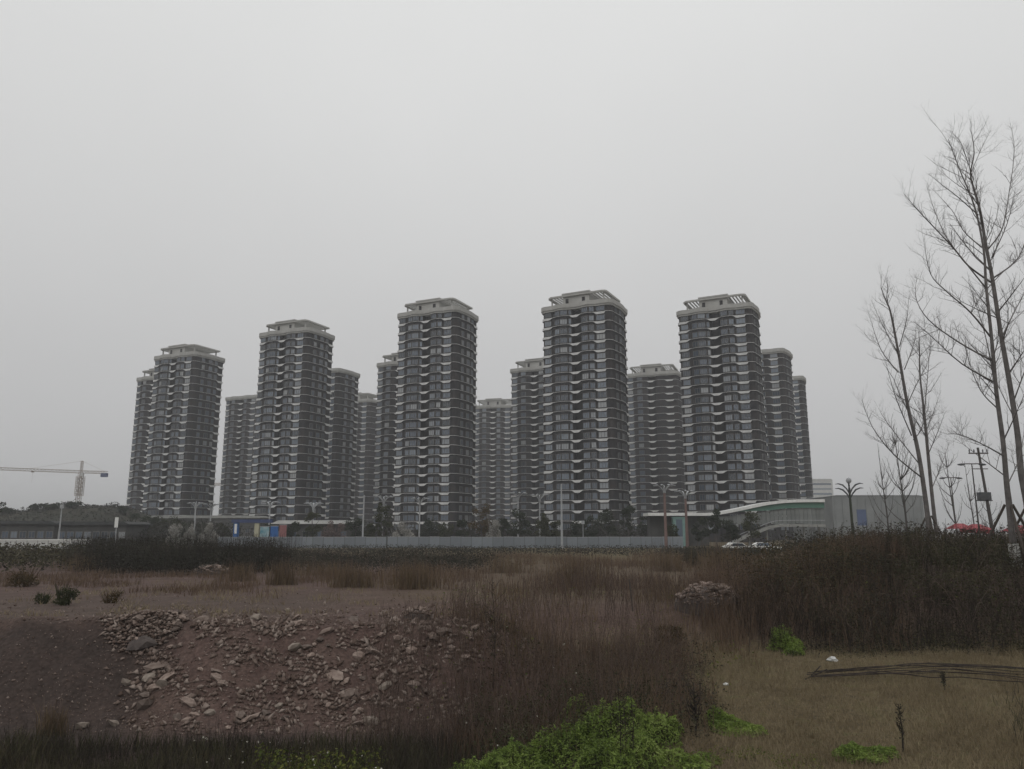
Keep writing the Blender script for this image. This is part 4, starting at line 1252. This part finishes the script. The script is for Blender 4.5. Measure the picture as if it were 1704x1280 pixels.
# taller tan reeds
def reed_clump(px, Y, wpx, hgt, n, label, mat='tan_grass'):
    x = xat(px, 960, Y); t = empty('reed_clump', (x, Y, tz(x, Y)), 0, label, 'reeds', 'clumps of dry reeds')
    w = wpx/FPX*Y
    p = np.stack([rng.normal(0, w*.28, n), rng.normal(0, w*.2, n), np.full(n, -.1)], 1)
    v, f = blades_np(p, rng.uniform(.5, 1.1, n)*hgt, .014, .3); link('blades', np_mesh('blades', v, f, M[mat]), t)
    p2 = p[:n//8].copy(); q2 = p2.copy(); q2[:,2] += hgt*rng.uniform(.8,1.3,len(p2)); q2[:,:2] += rng.normal(0,.15,(len(p2),2))
    v, f = stems_np(p2, q2, .012, .005); link('stems', np_mesh('stems', v, f, M['twig']), t)
for a in [(470, 46, 40, 1.5, 380, 'tan reed clump standing alone right of the left rubble heap'), (395, 50, 60, 1.3, 320, 'low tan reed clump close to the left rubble heap'),
          (585, 44, 70, 1.4, 420, 'brown reed clump on the plateau below the hoarding'), (690, 43, 80, 1.7, 500, 'dark brown reed clump nearest the centre of the plateau'),
          (540, 56, 90, 1.2, 420, 'flat reed patch behind the lone tan clump'), (840, 60, 90, 1.5, 420, 'tan reeds in front of the hoarding right of centre'),
          (960, 44, 90, 1.9, 520, 'tall brown reeds left of the leaning thin stake'), (1110, 62, 70, 2.0, 360, 'tan reeds in front of the booth end of the hoarding'),
          (1200, 64, 80, 2.4, 420, 'rusty tall reeds before the white cars'), (130, 62, 60, 1.6, 240, 'pale reeds in the dark scrub at far left'),
          (112, 22.5, 36, .9, 160, 'small tan reed tuft on the dark left bank')]:
    reed_clump(*a)
n = 14000
p = scatter(n, -30, 760, 28.0, 50); n = len(p); keep = vnoise(p[:,0]*.8+11, p[:,1]*.5)*.7+vnoise(p[:,0]*2.5, p[:,1]*1.6)*.3 > .56; p = p[keep]; n = len(p)
v, f = blades_np(p, rng.uniform(.06,.26,n), .010, .8); stuff('dry_grass', np_mesh('dry_grass', v, f, M['dry_grass']))
# small green bushes on the left plateau
shrub(110, 974, 33, 42, M['leaf_olive'], 'green bush on the clearing at the left', .09, 900)
shrub(73, 986, 34, 30, M['leaf_olive'], 'low thin bush beside the taller green one at left', .08, 420)
shrub(186, 982, 34.5, 44, M['leaf_rust'], 'low olive tuft right of the green bush at left', .08, 420)
shrub(45, 944, 44, 56, M['leaf_rust'], 'reddish bush at the far left of the clearing', .12, 800)
shrub(1150, 912, 70, 36, M['leaf_dark'], 'dark round bush before the end of the hoarding', .16, 900)
shrub(1112, 1040, 29, 70, M['leaf_rust'], 'rusty bush left of the upright green weed', .08, 1300)

# dead purple brown stalks in the middle
def stalk_field(n, px0, px1, Y0, Y1, hmin, hmax, mat, r=.009, br=5):
    p = scatter(n, px0, px1, Y0, Y1); n = len(p); p[:,2] -= .05
    h = rng.uniform(hmin, hmax, n)
    q = p.copy(); q[:,2] += h; q[:,:2] += rng.normal(0, .17, (n,2))*h[:,None]
    parts = [stems_np(p, q, r, r*.45)]
    for k in range(br):
        f = rng.uniform(.35, .98, n)[:,None]
        a = p+(q-p)*f; l = (.14+.22*rng.random(n))*h*(1.15-f[:,0])
        th = rng.uniform(0, 2*PI, n)
        b = a+np.stack([np.cos(th)*l*.7, np.sin(th)*l*.7, l], 1)
        parts.append(stems_np(a, b, r*.5, r*.28))
    return join_np(parts)
v, f = stalk_field(900, 770, 1120, 20.5, 29, .5, 2.0, None, .007, 7); stuff('dead_stalks', np_mesh('dead_stalks', v, f, M['twig']))
v, f = stalk_field(900, 620, 800, 21, 26.5, .4, 1.2, None, .007, 4); stuff('dead_stalks', np_mesh('dead_stalks', v, f, M['twig']))
v, f = stalk_field(900, 860, 1280, 31, 42, .6, 1.7, None, .010, 4); stuff('dead_stalks', np_mesh('dead_stalks', v, f, M['twig']))
v, f = stalk_field(1100, -40, 760, 17.6, 21.5, .25, .9, None, .006, 4); stuff('dead_stalks', np_mesh('dead_stalks', v, f, M['twig_dark']))
n = 16000
p = scatter(n, -60, 790, 15.5, 21.6); n = len(p); v, f = blades_np(p, rng.uniform(.15,.55,n)*(.4+vnoise(p[:,0]*.5,p[:,1]*.5)*1.2), .010, .5); stuff('dark_weeds', np_mesh('dark_weeds', v, f, M['leaf_dark']))
n = 16000
p = scatter(n, 790, 1150, 19.5, 27); n = len(p); p[:,2] += (rng.uniform(0, 1, n)**1.3)*(.15+1.5*np.clip(vnoise(p[:,0]*.9, p[:,1]*.9)-.3, 0, 1))
v, f = leaves_np(p, .075); stuff('undergrowth', np_mesh('undergrowth', v, f, M['leaf_dark']))
n = 5000
p = scatter(n, 760, 1130, 20, 28); n = len(p); v, f = blades_np(p, rng.uniform(.3,1.0,n), .009, .4); stuff('undergrowth', np_mesh('undergrowth', v, f, M['red_grass']))
n = 9000
p = scatter(n, 800, 1090, 19.8, 23.5); n = len(p); p[:,2] += rng.uniform(0, 1, n)**1.2*(.15+.9*vnoise(p[:,0]*1.1, p[:,1]*1.1))
v, f = leaves_np(p, .07); stuff('undergrowth', np_mesh('undergrowth', v, f, M['leaf_olive']))
n = 5000
p = scatter(n, 820, 1230, 24, 44); n = len(p); keep = vnoise(p[:,0]*.5+3, p[:,1]*.35) > .48; p = p[keep]; n = len(p)
v, f = blades_np(p, rng.uniform(.25,.9,n), .010, .4); stuff('straw_grass', np_mesh('straw_grass', v, f, M['tan_grass']))
n = 3500
p = scatter(n, 700, 1200, 22, 40); n = len(p); keep = vnoise(p[:,0]*.9+13, p[:,1]*.7) > .60; p = p[keep]; n = len(p); p[:,2] += rng.uniform(0,.5,n)
v, f = leaves_np(p, .08); stuff('green_tufts', np_mesh('green_tufts', v, f, M['leaf_yellow']))
# right thicket
def mound_pts(n, px0, px1, Y0, Y1, h):
    p = scatter(n, px0, px1, Y0, Y1, 1.0, 110); n = len(p)
    hh = h*(.35+1.1*vnoise(p[:,0]*.42+3, p[:,1]*.42))*sm(Y0-.2, Y0+1.8, p[:,1])
    hh = np.minimum(hh*1.15, np.maximum(.2, 1.0+2.1*vnoise(p[:,0]*.36, p[:,1]*.3)+1.0*vnoise(p[:,0]*1.5, p[:,1]*1.5)-p[:,2]))
    hh = hh*np.where(vnoise(p[:,0]*1.1+70, p[:,1]*1.1) > .36, 1, .35)
    p[:,2] += hh*rng.uniform(.0, 1, n)**.6
    return p
v, f = leaves_np(mound_pts(70000, 1300, 1960, 27.6, 36, 2.1), .085); stuff('thicket', np_mesh('thicket', v, f, M['leaf_dark']))
v, f = leaves_np(mound_pts(40000, 1300, 1960, 36, 56, 2.7), .12); stuff('thicket', np_mesh('thicket', v, f, M['leaf_dark']))
v, f = stalk_field(1900, 1215, 1960, 27.8, 33, .5, 2.1, None, .008, 5); stuff('thicket_twigs', np_mesh('thicket_twigs', v, f, M['twig_dark']))
v, f = stalk_field(1100, 1200, 1960, 34, 52, .7, 2.1, None, .012, 4); stuff('thicket_twigs', np_mesh('thicket_twigs', v, f, M['twig_dark']))
v, f = leaves_np(mound_pts(11000, 1215, 1430, 29.5, 38, 2.2), .08); stuff('thicket', np_mesh('thicket', v, f, M['leaf_rust']))
v, f = leaves_np(mound_pts(6000, 1440, 1640, 28.6, 33, 2.0), .075); stuff('thicket', np_mesh('thicket', v, f, M['leaf_olive']))
v, f = leaves_np(mound_pts(350, 1480, 1620, 28.2, 30, 2.1), .08); stuff('thicket', np_mesh('thicket', v, f, M['leaf_yellow']))
n = 9000
p = scatter(n, 1160, 1480, 29, 46); n = len(p); v, f = blades_np(p, rng.uniform(.6,1.6,n), .012, .35); stuff('thicket_grass', np_mesh('thicket_grass', v, f, M['red_grass']))
v, f = stalk_field(260, 1270, 1960, 29.5, 38, 1.2, 2.3, None, .007, 7); stuff('thicket_twigs', np_mesh('thicket_twigs', v, f, M['twig']))
parts = []
for k in range(170):
    b = scatter(4, 1180, 1720, 27.9, 31.5)
    if len(b) == 0: continue
    b = b[0]; th = random.uniform(0, 2*PI); l = random.uniform(.8, 2.2); hh = random.uniform(.5, 1.5); last = b
    for q in range(1, 6):
        f = q/5; nx_ = b+np.array([math.cos(th)*l*f, math.sin(th)*l*f*.6, hh*1.6*math.sin(f*2.3)])
        parts.append(stems_np(last[None], nx_[None], .007, .005)); last = nx_
v, f = join_np(parts); stuff('thicket_canes', np_mesh('thicket_canes', v, f, M['twig']))
# dry grass field at the right front
n = 90000
p = scatter(n, 1000, 1960, 14.0, 29); n = len(p); h = rng.uniform(.05,.20,n)*(.55+vnoise(p[:,0]*.6,p[:,1]*.6))
v, f = blades_np(p, h, .006, .8); stuff('field_grass', np_mesh('field_grass', v, f, M['dry_grass']))

n = 5000
p = scatter(n, 1640, 1960, 15.0, 25.5, 1.0, 90); n = len(p)
v, f = blades_np(p, rng.uniform(.1,.5,n)*(.4+vnoise(p[:,0]*.9,p[:,1]*.9)*1.1), .008, .5); stuff('dark_weeds', np_mesh('dark_weeds', v, f, M['leaf_dark']))
n = 2500
p = scatter(n, 1120, 1330, 15.3, 18.5); n = len(p); keep = vnoise(p[:,0]*1.2, p[:,1]*1.2) > .45; p = p[keep]; n = len(p); p[:,2] += rng.uniform(0,.12,n)
v, f = leaves_np(p, .06); stuff('low_weeds', np_mesh('low_weeds', v, f, M['leaf_yellow']))
# lush weeds
def weed_patch(name, blobs, label, n, leaf=.085):
    c0 = ground_hit(blobs[0][0], blobs[0][1])
    t = empty(name, c0, 0, label, 'weed patch', 'bright green weed patches')
    P_, st0, st1 = [], [], []
    tot = sum(b[2]*b[2] for b in blobs)
    for px, py, r, h in blobs:
        g = ground_hit(px, py)
        m = int(n*r*r/tot)
        a = rng.uniform(0, 2*PI, m); q = np.sqrt(rng.random(m))*r
        x, y = g.x+q*np.cos(a), g.y+q*np.sin(a)
        edge_ = .72+.5*vnoise(np.cos(a)*1.7+g.x, np.sin(a)*1.7+g.y); q = q*edge_; x, y = g.x+q*np.cos(a), g.y+q*np.sin(a)
        top = h*np.sqrt(np.clip(1-(q/r)**2, .02, 1))*(.30+.75*vnoise(x*2.3, y*2.3)+.65*vnoise(x*7.0, y*7.0)**2)
        z = terrain(x, y)+top*(1-.75*rng.random(m)**2.2)
        P_.append(np.stack([x, y, z], 1))
        k = m//9
        st0.append(np.stack([x[:k], y[:k], terrain(x[:k], y[:k])-.03], 1)); st1.append(P_[-1][:k])
    c = np.concatenate(P_)-np.array(c0)
    v, f = leaves_np(c, leaf*(.55+.9*rng.random(len(c))**2), aspect=.28); link('leaves', np_mesh('leaves', v, f, M['leaf_green']), t)
    a, b = np.concatenate(st0)-np.array(c0), np.concatenate(st1)-np.array(c0)
    v, f = stems_np(a, b, .006, .003); link('stems', np_mesh('stems', v, f, M['leaf_olive']), t)
weed_patch('weed_patch', [(1010,1225,1.05,.75),(930,1262,1.0,.7),(1085,1235,.8,.6),(960,1205,.65,.6),(860,1290,.9,.55),(1030,1290,1.1,.7),(780,1300,.6,.35),(1120,1275,.45,.35)],
           'largest bright green weed patch at the bottom centre', 42000)
weed_patch('weed_patch', [(1220,1215,.55,.32),(1195,1205,.35,.3),(1255,1222,.3,.2)], 'small bright green weed mound right of the largest patch', 5500)
weed_patch('weed_patch', [(1435,1262,.5,.28),(1470,1258,.35,.2),(1405,1264,.3,.18)], 'flat green weed mound near the bottom right', 4200)
weed_patch('weed_patch', [(1308,1082,.6,.85),(1322,1090,.35,.4)], 'upright green weed at the foot of the dark thicket', 3600, .09)
weed_patch('weed_patch', [(1170,1272,.4,.2),(1150,1290,.5,.3)], 'thin green weed tuft between the two lower patches', 1800)
# yellowish weeds with pale flowers at the bottom left
n = 2600
p = scatter(n, 480, 640, 17.2, 20.0); n = len(p); p[:,2] += rng.uniform(0,.45,n)
v, f = leaves_np(p, .10); stuff('yellow_weeds', np_mesh('yellow_weeds', v, f, M['leaf_yellow']))
n = 70
p = scatter(n, 330, 660, 17.2, 20.6); n = len(p); p[:,2] += rng.uniform(.2,.6,n)
p2 = scatter(30, 800, 1010, 20, 26); p2[:,2] += rng.uniform(.4,1.1,len(p2))
v, f = leaves_np(np.concatenate([p, p2]), .05, aspect=.9); stuff('pale_flowers', np_mesh('pale_flowers', v, f, M['flower']))

# single tall dead stalks in the field
def dead_stalk(px, py0, py1, label, r=.02, dark=True, br=12, sp=.10):
    g = ground_hit(px, py1); p = at(px, py0, g.y); h = p.z-g.z
    t = empty('dead_stalk', g, 0, label, 'dead plant', 'single dead weed stalks')
    mb = MB(); mb.tube([(0,0,-.1),(.02*h,0,h*.5),(-.01*h,.02,h)], [r, r*.8, r*.35], 6); mb.build('stem', M['twig_dark'], t)
    mb = MB()
    for k in range(br):
        z = h*random.uniform(.3,.98); a = random.uniform(0,2*PI); l = h*sp*random.uniform(.5,1.4)
        mb.tube([(0,0,z),(math.cos(a)*l*.6,math.sin(a)*l*.6,z+l*.5),(math.cos(a)*l*.8,math.sin(a)*l*.8,z+l*1.1)], [r*.5,r*.4,r*.2], 4)
    mb.build('twigs', M['twig_dark'], t)
    pts = np.array([[random.gauss(0,.04), random.gauss(0,.04), h*random.uniform(.25,1)] for k in range(90)])
    v, f = leaves_np(pts, .07); link('dry_leaves', np_mesh('dry_leaves', v, f, M['leaf_dark']), t)
dead_stalk(1503, 1172, 1252, 'dark dead stalk standing alone in the dry grass at right')
dead_stalk(1158, 1150, 1225, 'dark bushy dead stalk between the big weed patch and its right neighbour', .03, True, 22, .22)
dead_stalk(1032, 1118, 1285, 'tall thin dead stalk, left one rising from the largest weed patch', .012)
dead_stalk(1053, 1130, 1285, 'tall thin dead stalk, right one rising from the largest weed patch', .012)
dead_stalk(1041, 1150, 1290, 'shorter thin dead stalk between the two tall ones in the weeds', .010)
dead_stalk(820, 965, 1150, 'reddish branching tall stalk left of centre above the rubble', .012, True, 26, .16)
dead_stalk(1572, 1118, 1150, 'short dead stalk beside the bundle of rods', .02)
# thin stake
g = ground_hit(1054, 1018); p = at(1047, 964, g.y)
t = empty('stake', g, 0, 'thin leaning stake on the plateau left of the right rubble heap', 'stake')
mb = MB(); mb.tube([(0,0,-.2),(p.x-g.x,0,p.z-g.z)], [.035,.028], 6); mb.build('rod', M['stake'], t)

# ------------------------------------------------------------------ rubble
def rock_mesh(seed, flat=.6, name='stone', mat='stone'):
    r = random.Random(seed)
    bm = bmesh.new(); bmesh.ops.create_icosphere(bm, subdivisions=1, radius=.5)
    cuts = [Vector((r.gauss(0,1), r.gauss(0,1), r.gauss(0,1))).normalized() for k in range(5)]
    lim = [r.uniform(.24,.40) for k in cuts]
    for v in bm.verts:
        v.co *= r.uniform(.85, 1.15)
        for c, l in zip(cuts, lim):
            d = v.co.dot(c)
            if d > l: v.co -= c*(d-l)
    for v in bm.verts: v.co.x *= r.uniform(1.15,1.2); v.co.z *= flat
    me = bpy.data.meshes.new(name); bm.to_mesh(me); bm.free(); me.materials.append(M[mat])
    return me
ROCKS = [rock_mesh(i, random.uniform(.4,.75)) for i in range(12)]
PALE = [rock_mesh(50+i, random.uniform(.55,.8), 'boulder', 'pale_stone') for i in range(5)]
def put_stone(me, name, g, s, parent=None, off=(0,0,0), sink=.18):
    o = link(name, me, parent)
    o.location = (g[0]-off[0], g[1]-off[1], g[2]-off[2]+s*(.32-sink))
    o.rotation_euler = (random.uniform(-.5,.5), random.uniform(-.5,.5), random.uniform(0, 6.28))
    o.scale = (s*random.uniform(.85,1.3), s*random.uniform(.7,1.1), s*random.uniform(.75,1.15))
    return o
# density of rubble over the bank, in picture clusters: (px, py, sx, sy, weight)
clusters = [(235,1040,45,14,3),(255,1075,35,30,3),(250,1140,28,35,3),(300,1060,70,22,2),(420,1040,60,10,2.5),(450,1075,60,28,2),(600,1090,80,45,6),(560,1150,90,40,6),(370,1150,50,40,3.5),(660,1120,60,50,5),(700,1050,40,25,2.5),(480,1195,120,14,2),(330,1205,60,10,1.5),(640,1060,90,25,3),(530,1040,80,16,2.5),(760,1080,60,50,2.5),(800,1035,60,20,1.5)]
wts = np.array([c[4] for c in clusters]); wts = wts/wts.sum()
def cluster_px():
    c = clusters[rng.choice(len(clusters), p=wts)]
    return c[0]+rng.normal()*c[2], c[1]+rng.normal()*c[3]
cnt = 0
while cnt < 285:
    px, py = cluster_px()
    if not (175 < px < 790 and 1012 < py < 1216): continue
    g = ground_hit(px, py)
    s = float(np.clip(rng.lognormal(-1.75, .40), .10, .45)) if cnt % 6 else random.uniform(.30, .58)
    put_stone(ROCKS[cnt % 12], 'stone', g, s, ground, sink=.3 if s > .3 else .2); cnt += 1
# distinctive boulders
for px, py, s, lb in [(425,1031,.62,'largest pale rounded boulder on the lip of the bank'), (246,1131,.62,'upright pale boulder in the left half of the bank face'),
        (212,1140,.45,'small pale boulder left of the upright one on the bank'), (270,1142,.5,'flat pale boulder right of the upright one on the bank'),
        (137,1211,.55,'yellowish slab lying at the foot of the dark left bank'), (464,1180,.40,'light round boulder low on the middle of the bank'),
        (349,1190,.42,'grey boulder near the foot of the bank below the flat one'), (620,1205,.6,'wide pinkish boulder at the foot of the rubble bank'),
        (190,1208,.45,'brownish slab right of the yellowish one at the bank foot'), (478,1017,.32,'small grey boulder right of the largest one on the lip'),
        (490,1080,.6,'flat slab lying near the top of the bank middle'), (640,1145,.5,'pale boulder high in the densest rubble'), (238,1078,1.25,'broad brown rock slab jutting out below the lip at left')]:
    g = ground_hit(px, py)
    o = put_stone(PALE[int(px) % 5], 'boulder', g, s*.8, None, sink=.2); tag(o, lb, 'boulder')
    if s > 1:
        o.data = rock_mesh(77, .5, 'boulder', 'grit_base'); o.rotation_euler = (.15, -.2, .3)
# fine rubble
vs, fs, o_ = [], [], 0
tv = np.array([v.co[:] for v in ROCKS[3].vertices]); tf = np.array([p.vertices[:] for p in ROCKS[3].polygons])
tv2 = np.array([[0,0,.5],[.55,0,0],[-.25,.5,0],[-.3,-.45,0],[.1,.1,-.4]]); tf2 = np.array([[0,1,2],[0,2,3],[0,3,1],[4,2,1],[4,3,2],[4,1,3]])
def cluster_many(n):
    k = rng.choice(len(clusters), size=n, p=wts); c = np.array(clusters)[k]
    px, py = c[:,0]+rng.normal(size=n)*c[:,2]*1.15, c[:,1]+rng.normal(size=n)*c[:,3]*1.15
    ok = (px > 168) & (px < 900) & (py > 1008) & (py < 1224)
    return px[ok], py[ok]
def grit_np(g, smin, smax, power=2.2):
    n = len(g); s = smin*(smax/smin)**(rng.random(n)**power)
    a = rng.uniform(0, 6.28, n); c, s_ = np.cos(a)[:,None], np.sin(a)[:,None]
    t_ = tv2[None]*np.stack([s*rng.uniform(.8,1.5,n), s*rng.uniform(.6,1,n), s*rng.uniform(.5,1.2,n)], 1)[:,None,:]
    t_ = t_*rng.uniform(.75, 1.25, t_.shape)
    tilt = rng.normal(0, .8, n)[:,None]
    x = t_[:,:,0]*c-t_[:,:,1]*s_; y = t_[:,:,0]*s_+t_[:,:,1]*c; z = t_[:,:,2]+x*tilt
    v = np.stack([x+g[:,None,0], y+g[:,None,1], z+g[:,None,2]+(s*.12)[:,None]], 2).reshape(-1,3)
    f = (tf2[None]+np.arange(n)[:,None,None]*5).reshape(-1,3)
    return v, f
ap, aq = rng.uniform(-10, 860, 3000), 1000+rng.random(3000)**.7*222
bp_, bq = rng.uniform(-10, 800, 1500), rng.uniform(962, 1042, 1500)
cp1, cq1 = cluster_many(26000)
ok = vnoise(cp1/34.0+5, cq1/22.0)*.65+vnoise(cp1/11.0, cq1/9.0)*.35 > rng.uniform(.34, .62, len(cp1))
cp1, cq1 = cp1[ok], cq1[ok]
gv, gf = join_np([grit_np(ground_hits(cp1, cq1), .030, .25, 2.8), grit_np(ground_hits(ap, aq), .03, .10), grit_np(ground_hits(bp_, bq), .04, .13)])
stuff('rubble', np_mesh('rubble', gv, gf, M['grit']))
# heaps of broken stone
def heap(px, py, wpx, hgt, n, label, smin=.15, smax=.45, nfine=500, mound=True):
    g = ground_hit(px, py); w = wpx/FPX*g.y
    t = empty('rubble_heap', g, 0, label, 'rubble heap')
    bm = bmesh.new(); bmesh.ops.create_icosphere(bm, subdivisions=3, radius=1)
    for v in bm.verts:
        v.co = Vector((v.co.x*w*.5, v.co.y*w*.4, max(-.25, v.co.z)*hgt*.85))
        if v.co.z < .12*hgt: v.co.z -= .9
        v.co += Vector((random.gauss(0,.05), random.gauss(0,.05), random.gauss(0,.05)))*min(1, hgt)
    me = bpy.data.meshes.new('mound'); bm.to_mesh(me); bm.free(); me.materials.append(M['grit_base'])
    if mound: link('mound', me, t)
    def spot():
        a = random.uniform(0, 2*PI); q = math.sqrt(random.random())*.98
        x, y = math.cos(a)*q*w*.5, math.sin(a)*q*w*.4
        zg = 0 if mound else tz(g.x+x, g.y+y)-g.z
        return (x, y, zg+hgt*.85*math.sqrt(max(0, 1-q*q))*(1 if mound else random.random()))
    for k in range(n):
        p = spot(); put_stone(ROCKS[k % 12], 'stone', p, random.uniform(smin, smax), t)
    vv, ff, o2 = [], [], 0
    for k in range(nfine):
        p = spot(); s = random.uniform(.06,.16); a = random.uniform(0,6.28)
        x = tv2[:,0]*math.cos(a)-tv2[:,1]*math.sin(a); y = tv2[:,0]*math.sin(a)+tv2[:,1]*math.cos(a)
        vv.append(np.stack([x*s*1.3+p[0], y*s+p[1], tv2[:,2]*s*.8+p[2]+.02], 1)); ff.append(tf2+o2); o2 += 5
    tag(link('rubble', np_mesh('rubble', np.concatenate(vv), np.concatenate(ff), M['grit']), t), kind='stuff')
heap(352, 956, 58, .75, 40, 'pale rubble heap on the clearing left of centre, below the dark hedge', .16, .42, 300)
heap(1180, 1012, 110, 1.05, 70, 'larger rubble heap on the right, at the edge of the thicket', .14, .42, 700)
heap(695, 1026, 48, .32, 18, 'small low rubble heap at the lip of the bank in the middle', .10, .26, 160)
heap(248, 1036, 120, .30, 60, 'wide rubble heap on the lip above the left bank', .10, .32, 520, False)

# ------------------------------------------------------------------ bundle of rods and litter
g0, g1 = ground_hit(1345, 1132), ground_hit(1730, 1136)
t = empty('rod_bundle', g0, 0, 'bundle of long dark rods lying across the grass at the right', 'rods')
for k in range(11):
    dy = random.uniform(-.5, .7); e0 = random.uniform(0, .9); e1 = random.uniform(-.3, .6)
    a = Vector((e0, dy*.3, .12)); b = Vector((g1.x-g0.x+e1, g1.y-g0.y+dy*1.6, .1+g1.z-g0.z))
    pts = []
    for q in range(9):
        f = q/8; p = a.lerp(b, f); wz = g0+p
        p.z = tz(wz.x, wz.y)-g0.z + .10 + .22*math.sin(f*PI)*random.uniform(.3,1.0) + k*.012
        pts.append(p)
    mb = MB(); mb.tube(smooth_pts(pts, 2), random.uniform(.008,.015), 5); mb.build('rod', M['rod'], t)
for a in [((-.1,0,.02),(.55,-.1,.32)), ((.05,.1,.02),(.45,.15,.38))]:
    mb = MB(); mb.tube([a[0], a[1]], .018, 5); mb.build('rod', M['rod'], t)
def litter(px, py, s, label):
    g = ground_hit(px, py)
    bm = bmesh.new(); bmesh.ops.create_icosphere(bm, subdivisions=2, radius=s)
    for v in bm.verts: v.co = Vector((v.co.x*1.2, v.co.y*.8, max(v.co.z, -.3*s)*.75))*random.uniform(.7, 1.2)
    me = bpy.data.meshes.new('plastic_bag'); bm.to_mesh(me); bm.free(); me.materials.append(M['litter'])
    tag(link('plastic_bag', me, None, g+Vector((0,0,s*.25))), label, 'litter')
litter(1385, 1101, .15, 'crumpled white plastic bag in front of the thicket')
litter(1322, 1087, .09, 'small white scrap beside the upright green weed')
litter(1110, 1143, .07, 'pale scrap on the grass left of the field middle')
litter(1208, 1141, .07, 'pale flattened scrap on the grass near the field middle')

for o in list(COL.objects):
    if o.parent is not None and o.type == 'MESH' and o.name.split('.')[0] in ('crown','foliage','stems','blades','leaves','twigs','limbs','dry_leaves'):
        o['kind'] = 'stuff'
# ------------------------------------------------------------------ air
hz = bpy.data.meshes.new('haze')
bm = bmesh.new(); bmesh.ops.create_cube(bm, size=2.0)
for v in bm.verts:
    v.co = Vector((v.co.x*3400, v.co.y*3400, 86.0 if v.co.z > 0 else -4.6))
bm.to_mesh(hz); bm.free()
hm = bpy.data.materials.new('haze'); hm.use_nodes = True
ht = hm.node_tree; ht.nodes.clear()
ho = ht.nodes.new('ShaderNodeOutputMaterial'); hv_ = ht.nodes.new('ShaderNodeVolumePrincipled')
hv_.inputs['Color'].default_value = (.93,.94,.95,1)
hv_.inputs['Density'].default_value = 0.00048
ht.links.new(hv_.outputs['Volume'], ho.inputs['Volume'])
hz.materials.append(hm)
tag(link('haze', hz), kind='stuff')
